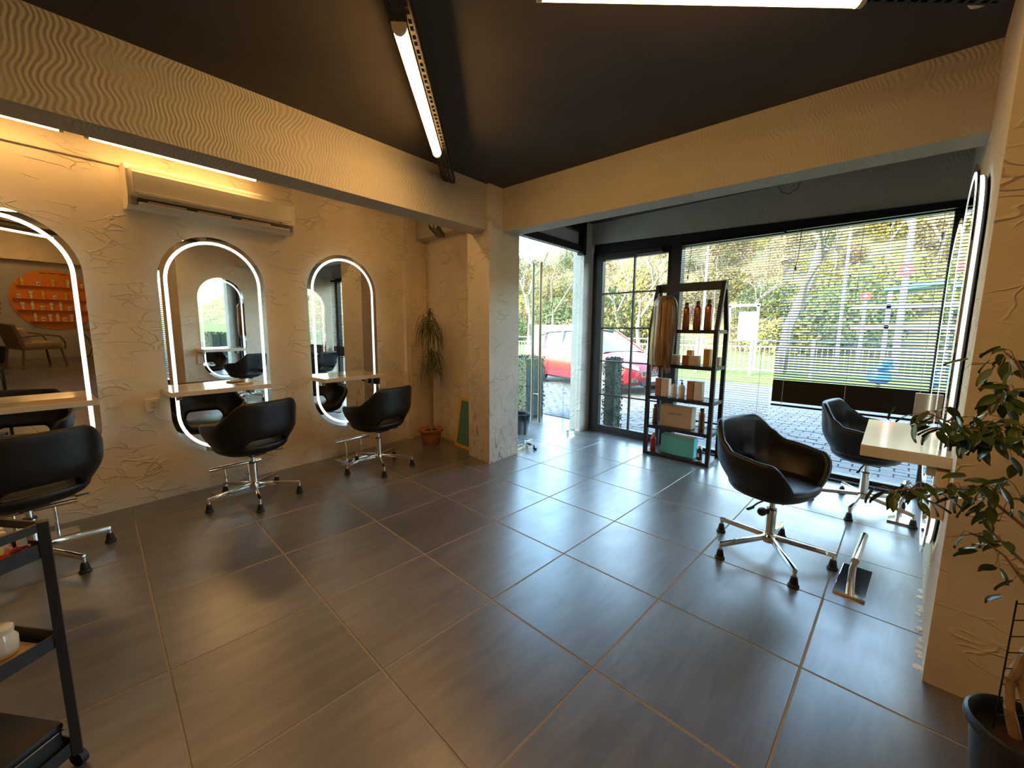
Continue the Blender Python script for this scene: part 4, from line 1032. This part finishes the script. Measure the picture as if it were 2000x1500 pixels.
# window with a blind beyond the pillar
w2 = struct(empty('window_2', (0, 0, 0)))
MB().bb(.78, .88, 2.37, 2.45, .12, 2.3).build('jamb', 'dark_frame', w2); MB().bb(2.27, 2.35, 2.37, 2.45, .12, 2.3).build('jamb', 'dark_frame', w2)
MB().bb(.88, 2.27, 2.37, 2.45, 2.22, 2.3).build('header', 'dark_frame', w2); MB().bb(.88, 2.27, 2.37, 2.45, .12, .2).build('sill', 'dark_frame', w2)
MB().bb(.88, 2.27, 2.41, 2.416, .2, 2.22).build('pane', 'window_glass', w2)
MB().bb(.46, .78, 2.37, 2.45, .12, 2.3).build('side_panel', 'dark_frame', w2)
b2 = empty('side_blind', (1.57, 2.33, 0)); tag(b2, 'venetian blind on the side window beyond the right pillar, seen in the middle mirror', 'blind')
me2 = slat_mesh(1.36); MB().bb(-.68, .68, -.02, .02, 2.24, 2.275).build('head_rail', 'blind_metal', b2)
for k in range(52): inst('slat', me2, b2, (0, 0, 2.21-.036*k), (R(28), 0, 0))
MB().bb(-.68, .68, -.013, .013, .32, .335).build('bottom_rail', 'blind_metal', b2)

# ------------------------------------------------------------------ street outside
G0 = -.08
def ground(name, pts, mt, z): return struct(MB().prism(pts, z-.05, z).build(name, mt))
ground('pavement', [(-16, 3.0), (12, 3.0), (12, 9.0), (-16, 9.0)], 'paver_joint', G0-.012)
ground('road', [(-60, 9.0), (60, 9.0), (60, 14.6), (-60, 10.8)], 'asphalt', G0-.006)
ground('lawn', [(-80, 9.8), (80, 15.6), (80, 30), (-80, 34)], 'grass', G0+.02)
ground('outer_ground', [(-90, -40), (90, -40), (90, 3.0), (-90, 3.0)], 'asphalt', G0-.03)
# paving stones seen through the window, laid in rows
t = MB(); yy = 4.97; row = 0
while yy < 8.95:
    xx = -9.0+(.11 if row % 2 else 0)
    while xx < 1.6:
        if yy > 5.3 or xx > -3.2:
            dz = random.uniform(-.004, .003); a0, a1, b0, b1 = xx+.007, xx+.213, yy+.006, yy+.112
            t.bm.faces.new([t.bm.verts.new(p) for p in ((a0, b0, G0+dz), (a1, b0, G0+dz), (a1, b1, G0+dz+random.uniform(-.003, .003)), (a0, b1, G0+dz))])
            t.bm.faces.new([t.bm.verts.new(p) for p in ((a0, b0, G0+dz), (a0, b0, G0-.012), (a1, b0, G0-.012), (a1, b0, G0+dz))])
        xx += .22
    yy += .118; row += 1
tag(t.build('paving_stones', 'paver', norm=False), 'pale grey paving stones of the street outside the window', 'paving', kind='stuff')
kb_ = empty('kerb_row', (0, 0, 0)); tag(kb_, 'row of pale stone slabs along the outside foot of the window', 'kerb')
for k in range(9): MB().bb(-3.2+.42*k+.004, -3.2+.42*(k+1)-.004, 4.87, 5.10, G0-.04, -.015, .004).build('slab', 'kerb', kb_)
pl_ = empty('entry_slabs', (0, 0, 0)); tag(pl_, 'grey slabs of the entry step outside the glass door', 'paving')
for i in range(4):
    for j in range(3): MB().bb(-3.14-.6*(i+1)+.003, -3.14-.6*i-.003, 3.24+.6*j+.003, 3.24+.6*(j+1)-.003, -.08, -.02).build('slab', 'floor_tile', pl_)

# fence between road and lawn
def fy(x): return 14.9+.26*(x+3)
fe = empty('railing', (0, 0, 0)); tag(fe, 'long pale street railing with upright bars before the lawn', 'fence')
xs = [-16+1.55*k for k in range(19)]
for x in xs: MB().bb(x-.04, x+.04, fy(x)-.04, fy(x)+.04, G0, 1.12).build('post', 'fence_paint', fe)
for z in (1.06, .86, .12): 
    MB().bar((xs[0], fy(xs[0]), z), (xs[-1], fy(xs[-1]), z), .045, .045).build('rail', 'fence_rail' if z > .9 else 'fence_paint', fe)
t = MB(); x = xs[0]
while x < xs[-1]: t.box((x, fy(x), .48), (.022, .022, .74)); x += .13
tag(t.build('bars', 'fence_paint', fe), kind='stuff')

# red hatchback, front to the right
def make_car(loc, rz):
    root = empty('car', loc, (0, 0, rz)); tag(root, 'red hatchback parked in the street outside the door', 'car')
    # (x, half width, sill z, belt z)
    S = [(-2.05, .60, .42, .80), (-1.95, .78, .26, .98), (-1.5, .86, .20, 1.0), (-.8, .88, .18, .98), (.2, .88, .18, .95), (.9, .88, .18, .92), (1.35, .86, .18, .84), (1.75, .80, .20, .74), (1.98, .66, .24, .62), (2.06, .48, .30, .52)]
    rows = []
    for x, w, z0, z1 in S:
        m_ = (z0+z1)/2
        half = [(0, z0), (w*.82, z0), (w*.97, z0+.07), (w, m_-.02), (w*.985, m_+.12), (w*.93, z1-.03), (w*.82, z1), (w*.45, z1+.035), (0, z1+.045)]
        rows.append([(x, y, z) for y, z in half]+[(x, -y, z) for y, z in half[-2:0:-1]])
    t = MB(); vs = t.grid(rows, closed=True); t.bm.faces.new(vs[0]); t.bm.faces.new(vs[-1][::-1]); t.build('body', 'car_red', root, smooth=True)
    def house(ins, dz, name, mt):
        S2 = [(-1.95, .70, .96, .98), (-1.45, .74, .96, 1.34), (-1.0, .76, .95, 1.43), (-.2, .76, .94, 1.46), (.25, .75, .93, 1.42), (.62, .74, .92, 1.24), (1.08, .74, .90, .93)]
        rows = []
        for x, w, z0, z1 in S2:
            wt = w-.16*(z1-z0)/.5; rows.append([(x, -w-ins, z0), (x, -wt-ins, z1-.05+dz), (x, -wt*.8, z1+dz), (x, 0, z1+.012+dz), (x, wt*.8, z1+dz), (x, wt+ins, z1-.05+dz), (x, w+ins, z0)])
        t = MB(); t.grid(rows); return t.build(name, mt, root, smooth=True)
    house(0, 0, 'windows', 'car_glass')
    t = MB(); rows = []
    for x, w, z1 in ((-1.48, .66, 1.345), (-1.0, .64, 1.438), (-.2, .64, 1.468), (.25, .63, 1.428)):
        rows.append([(x, -w, z1-.055), (x, -w*.8, z1+.005), (x, 0, z1+.02), (x, w*.8, z1+.005), (x, w, z1-.055)])
    t.grid(rows); t.build('roof', 'car_red', root, smooth='all')
    for s_ in (-1, 1):
        for x0, z0, x1, z1 in ((.25, 1.40, 1.05, .93), (-.42, 1.41, -.38, .95), (-1.2, 1.38, -1.1, .97)):
            MB().bar((x0, s_*.645, z0), (x1, s_*.745, z1), .05, .03).build('pillar', 'car_red', root)
        MB().box((.72, s_*.93, .98), (.16, .16, .11), bevel=.03).build('wing_mirror', 'car_red', root, smooth=True)
    for x in (-1.28, 1.28):
        for s_ in (-1, 1):
            MB().cyl((x, s_*.80, .33), (x, s_*.885, .33), .37, n=28).build('wheel_arch', 'tyre', root)
            w_ = MB(); w_.cyl((x, s_*.70, .31), (x, s_*.90, .31), .31, n=28); w_ = w_.build('wheel', 'tyre', root, smooth=True)
            MB().cyl((x, s_*.885, .31), (x, s_*.905, .31), .20, n=20).build('rim', 'chrome', w_, smooth=True)
    for s_ in (-1, 1):
        t = MB(); t.grid([[(1.50, s_*.850, .74), (1.50, s_*.835, .80)], [(1.72, s_*.805, .665), (1.72, s_*.79, .765)], [(1.92, s_*.70, .62), (1.90, s_*.66, .72)], [(2.03, s_*.52, .57), (2.0, s_*.50, .66)]])
        bmesh.ops.solidify(t.bm, geom=t.bm.faces[:], thickness=.02)
        for v in t.bm.verts: v.co.x += .02; v.co.y += s_*.015
        t.build('headlight', 'headlamp', root, smooth=True)
        f_ = MB(); f_.box((1.97, s_*.60, .36), (.10, .22, .10), rot=Matrix.Rotation(s_*-.9, 3, 'Z'), bevel=.02); f_ = f_.build('fog_recess', 'tyre', root)
        MB().cyl((1.98, s_*.59, .36), (2.045, s_*.62, .36), .04).build('fog_lamp', 'headlamp', f_)
    g_ = MB().box((2.06, 0, .50), (.05, .84, .10), bevel=.02).build('grille', 'tyre', root)
    for k in range(3): MB().box((2.088, 0, .47+.03*k), (.006, .78, .008)).build('grille_bar', 'chrome', g_)
    MB().box((2.09, 0, .37), (.02, .50, .11), bevel=.004).build('number_plate', 'plate_white', root)
    MB().box((2.05, 0, .27), (.05, .9, .08), bevel=.01).build('lower_grille', 'tyre', root)
    return root
make_car((-5.95, 9.14, G0), R(-14))

# hedges by the entrance, planter
def leafcloud(t, c, d, n, s, box=False):
    for k in range(n):
        if box:
            p = Vector([random.uniform(-.5, .5) for _ in range(3)]); ax = random.randrange(3)
            p[ax] = random.choice((-.5, .5))*random.uniform(.93, 1.05); p = Vector((p.x*d[0], p.y*d[1], p.z*d[2]))
        else:
            v = Vector((random.gauss(0, 1), random.gauss(0, 1), random.gauss(0, 1))).normalized()*random.uniform(.55, 1.05); p = Vector((v.x*d[0], v.y*d[1], v.z*d[2]))
        u_ = Vector((random.gauss(0, 1), random.gauss(0, 1), random.gauss(0, 1))).normalized(); v_ = u_.orthogonal().normalized()
        q = Vector(c)+p; a_ = s*random.uniform(.6, 1.3)
        t.quad(q-u_*a_, q+v_*a_*.6, q+u_*a_, q-v_*a_*.6)
def hedge(x, y, w, d_, z1, label):
    root = empty('hedge_column', (x, y, G0)); tag(root, label, 'hedge', 'boxwood hedge panels by the entrance')
    MB().bb(-w/2+.02, w/2-.02, -d_/2+.02, d_/2-.02, 0, z1-G0-.02).build('core', 'hedge', root)
    t = MB(); leafcloud(t, (0, 0, (z1-G0)/2), (w, d_, z1-G0), 1800, .016, True); tag(t.build('foliage', 'hedge', root, norm=False), kind='stuff')
hedge(-2.97, 5.12, .20, .22, .95, 'narrow clipped hedge column outside the left panes of the french door')
hedge(-4.35, 4.75, .50, .45, .93, 'dark clipped hedge block outside beyond the glass door edge')
t = MB(); t.lathe([(.10, 0), (.13, .24), (.145, .24), (.145, .27), (.12, .27), (.11, .2), (.0, .2)], n=24); tag(t.build('planter', 'black_pot', smooth=True, loc=(-3.62, 3.9, -.02)), 'black planter on the entry slabs behind the column edge', 'pot')

# hill with shrubs and bare trees
t = MB(); rows = []
for j in range(26):
    row = []
    for i in range(61):
        x = -90+3*i; y = 29+j*2.2; f = j/25
        z = 18.5*sstep(0, 1, f*1.05)+.25*math.sin(x*.35+j)+.5*math.sin(x*.11+j*.4)*f*3 if j else G0
        row.append((x, y, z))
    rows.append(row)
t.grid(rows); struct(t.build('hill', 'hill', smooth='all'))
def hz_at(x, y):
    f = max(0, min(1, (y-29)/55)); return 18.5*sstep(0, 1, f*1.05)
shm = {}
for nm in ('shrub_yellow', 'shrub_brown', 'shrub_green'):
    t = MB(); leafcloud(t, (0, 0, .9), (1.3, 1.3, 1.0), 1500, .075); shm[nm] = t.mesh('foliage', nm, norm=False)
spots = []
for k in range(130):
    y = random.uniform(28.5, 62); x = random.uniform(-1.05, .35)*y+random.uniform(-2, 2)
    spots.append((x, y))
sd = {'shrub_yellow': 'yellow-green', 'shrub_brown': 'dry brown', 'shrub_green': 'dark green'}
for x, y in spots:
    nm = random.choice(('shrub_yellow', 'shrub_yellow', 'shrub_brown', 'shrub_brown', 'shrub_green'))
    s_ = random.uniform(.9, 2.2); o = empty('shrub', (x, y, hz_at(x, y)-.2), (0, 0, random.random()*6)); o.scale = (s_, s_, s_*random.uniform(.8, 1.3))
    q_ = Vector((x, y, 0)); px_ = 1000+792*q_.dot(rt)/q_.dot(Vector((fw.x, fw.y, 0)))
    zone = ('beside the column' if px_ < 1050 else 'through the glass door' if px_ < 1130 else 'through the left door panes' if px_ < 1240 else 'through the right door panes' if px_ < 1330
            else 'above the display rack' if px_ < 1430 else 'right of the white notice board' if px_ < 1530 else 'behind the darker blind, left' if px_ < 1650 else 'behind the darker blind, middle' if px_ < 1780 else 'behind the darker blind, right')
    row = 'at the hill foot' if y < 37 else 'halfway up the hill' if y < 49 else 'high on the hill'
    sz_ = 'small' if s_ < 1.3 else 'medium' if s_ < 1.75 else 'large'
    tag(o, '%s %s shrub %s, %s' % (sz_, sd[nm], row, zone), 'shrub', '%s %s shrubs %s, %s' % (sz_, sd[nm], row, zone)); inst('foliage', shm[nm], o)
def bare_tree(name, h, seed, lean=(0, 0), spread=.5, depth=5, r0=.13, mt='bark_pale'):
    rnd = random.Random(seed); t = MB(); tw = MB()
    def br(p, d, ln, r, k):
        q = p+d*ln*.5+Vector((rnd.gauss(0, .04), rnd.gauss(0, .04), 0))*ln; e = p+d*ln
        (t if k >= depth-1 else tw).tube([p, q, e], [r, r*.8, r*.62], 7 if k >= depth-1 else 4)
        if k <= 0: return
        for _ in range(2 if k == depth else 3):
            nd = (d+Vector((rnd.gauss(0, spread), rnd.gauss(0, spread), rnd.gauss(.12, spread*.5)))).normalized()
            br(p+d*ln*rnd.uniform(.6, 1), nd, ln*rnd.uniform(.55, .78), r*.58, k-1)
    d0 = Vector((lean[0], lean[1], 1)).normalized(); br(Vector((0, 0, 0)), d0, h*.42, r0, depth)
    return t.mesh('trunk', mt, smooth=True), tw.mesh('twigs', mt, norm=False)
tA = bare_tree('a', 9, 3); tB = bare_tree('b', 7.5, 11, spread=.4); tC = bare_tree('c', 8, 5, lean=(.18, .1), spread=.35, r0=.20, depth=4)
def put_tree(ms, x, y, z, s_, label, group=None, rz=0):
    o = empty('bare_tree', (x, y, z), (0, 0, rz)); o.scale = (s_, s_, s_); tag(o, label, 'tree', group)
    inst('trunk', ms[0], o); inst('twigs', ms[1], o); return o
put_tree(tC, -3.0, 15.9, G0, 1.0, 'thick leaning bare tree on the lawn left of the darker blind')
for k, (px, D) in enumerate(((1200, 30), (1245, 24), (1290, 34), (1030, 26), (1075, 33), (1385, 36), (1600, 34), (1450, 30), (1800, 32), (1890, 36), (1700, 38), (1160, 38))):
    kx_ = (px-1000)/792; x = D*(-.691+kx_*.717); y = D*(.711+kx_*.697)
    put_tree((tA, tB)[k % 2], x, y, hz_at(x, y)-.1, random.uniform(.8, 1.25), 'bare pale tree on the slope seen '+('through the upper left pane of the french door', 'through the right panes of the french door', 'just left of the display rack', 'beside the column through the glass door', 'right of the glass door handle', 'above the bottles of the display rack', 'behind the left third of the darker blind', 'right of the white notice board', 'behind the darker blind beside the side-arm post', 'at the right end of the darker blind', 'in the middle of the darker blind', 'through the far edge of the glass door')[k], 'bare trees on the hill', rz=k*1.1)

# lamp posts, sign board, shelter, playground rider
def pole(x, y, h, label, r=.07, arm=None):
    root = empty('lamp_post', (x, y, G0)); tag(root, label, 'post', 'white posts beyond the railing')
    MB().cyl((0, 0, 0), (0, 0, h), r, r*.7, n=14).build('shaft', 'fence_paint', root, smooth=True)
    if arm: MB().tube([(0, 0, h*.62), (-.3, 0, h*.72), (-.6, 0, h*.76)], .06).build('arm', 'fence_paint', root, smooth=True)
    return root
pole(-7.2, 20.6, 7.5, 'white lamp post seen above the display rack')
pole(-.3, 20.2, 8.0, 'white lamp post with a side arm behind the darker blind', .11, arm=True)
pole(1.25, 20.5, 4.5, 'short white post near the right wall behind the darker blind', .10)
pole(-1.35, 20.9, 2.9, 'short white post with a red sign behind the darker blind', .07)
pole(-2.1, 21.6, 6.5, 'slim pale post left of the red sign behind the darker blind', .07)
for x, y, z, s_, lb in ((-1.35, 20.85, 2.7, .16, 'small round red sign on the shorter post beyond the lawn'), (-.30, 20.11, 3.5, .22, 'larger round red sign on the post with the side arm')):
    root = empty('red_sign', (x, y, z)); tag(root, lb, 'sign', 'red signs beyond the railing')
    MB().cyl((0, 0, 0), (0, -.03, 0), s_, n=24).build('disc', 'sign_red', root, smooth=True); MB().cyl((0, -.03, 0), (0, -.035, 0), s_*.35, n=20).build('centre', 'sign_white', root)
sb = empty('sign_board', (-4.75, 17.4, G0)); tag(sb, 'white notice board on two legs beyond the railing', 'sign')
MB().bb(-.02, .62, -.03, .03, 1.1, 2.15).build('panel', 'sign_white', sb)
for x in (-.35, .62): MB().bb(x-.04, x+.04, -.04, .04, 0, 2.4).build('leg', 'fence_paint', sb)
MB().bb(-.40, .68, -.04, .04, 2.35, 2.45).build('crossbar', 'fence_paint', sb)
sh = empty('shelter', (1.0, 22.6, G0)); tag(sh, 'open shelter with a turquoise roof edge behind the darker blind', 'shelter')
t = MB(); t.hexa([(-1.9, -.8, 3.0), (1.6, -.8, 3.35), (1.6, 1.5, 3.35), (-1.9, 1.5, 3.0)], [(-1.9, -.8, 3.12), (1.6, -.8, 3.60), (1.6, 1.5, 3.60), (-1.9, 1.5, 3.12)]); t.build('roof', 'teal_roof', sh)
for x in (-1.7, -.2, 1.3): MB().bb(x-.07, x+.07, -.7, -.56, 0, 3.1).build('post', 'fence_paint', sh)
MB().bb(-2.8, 1.7, -.7, -.6, 1.55, 1.70).build('rail', 'fence_paint', sh); MB().bb(-2.8, 1.7, -.7, -.6, 2.35, 2.50).build('rail', 'fence_paint', sh)
br_ = empty('play_rider', (-.45, 11.6, G0)); br_.scale = (.5, .5, .5); br_.location = (-.40, 12.1, .12); tag(br_, 'blue playground rider figure outside behind the darker blind', 'toy')
MB().lathe([(.20, .25), (.28, .35), (.26, .75), (.16, .95), (.0, 1.0)], n=20, sx=1.5).build('body', 'blue_paint', br_, smooth=True)
MB().lathe([(.0, .95), (.16, 1.0), (.19, 1.15), (.14, 1.3), (.0, 1.34)], (.22, 0, 0), n=18).build('head', 'blue_paint', br_, smooth=True)
MB().bar((-.1, -.32, .85), (.45, -.30, .95), .07, .07).build('arm', 'blue_paint', br_); MB().tube([(.08*math.cos(k), .08*math.sin(k), .03*k/1.6) for k in range(14)], .02).build('spring', 'fence_rail', br_, smooth=True)
wc = empty('white_van', (-16.5, 21.5, G0), (0, 0, R(20))); tag(wc, 'white van parked in the sun beyond the glass door', 'van')
MB().bb(-1.6, 1.3, -.8, .8, .35, 1.75, .12).build('body', 'sign_white', wc, smooth=True)
t = MB(); t.hexa([(1.3, -.78, .35), (2.1, -.72, .35), (2.1, .72, .35), (1.3, .78, .35)], [(1.3, -.7, 1.6), (1.6, -.66, 1.0), (1.6, .66, 1.0), (1.3, .7, 1.6)]); t.build('bonnet', 'sign_white', wc)
t = MB(); t.hexa([(1.0, -.82, 1.05), (1.28, -.82, 1.05), (1.28, .82, 1.05), (1.0, .82, 1.05)], [(1.0, -.82, 1.5), (1.2, -.82, 1.5), (1.2, .82, 1.5), (1.0, .82, 1.5)]); t.build('side_window', 'car_glass', wc)
for x in (-1.0, 1.4):
    for s_ in (-1, 1): MB().cyl((x, s_*.62, .32), (x, s_*.84, .32), .32, n=24).build('wheel', 'tyre', wc, smooth=True)
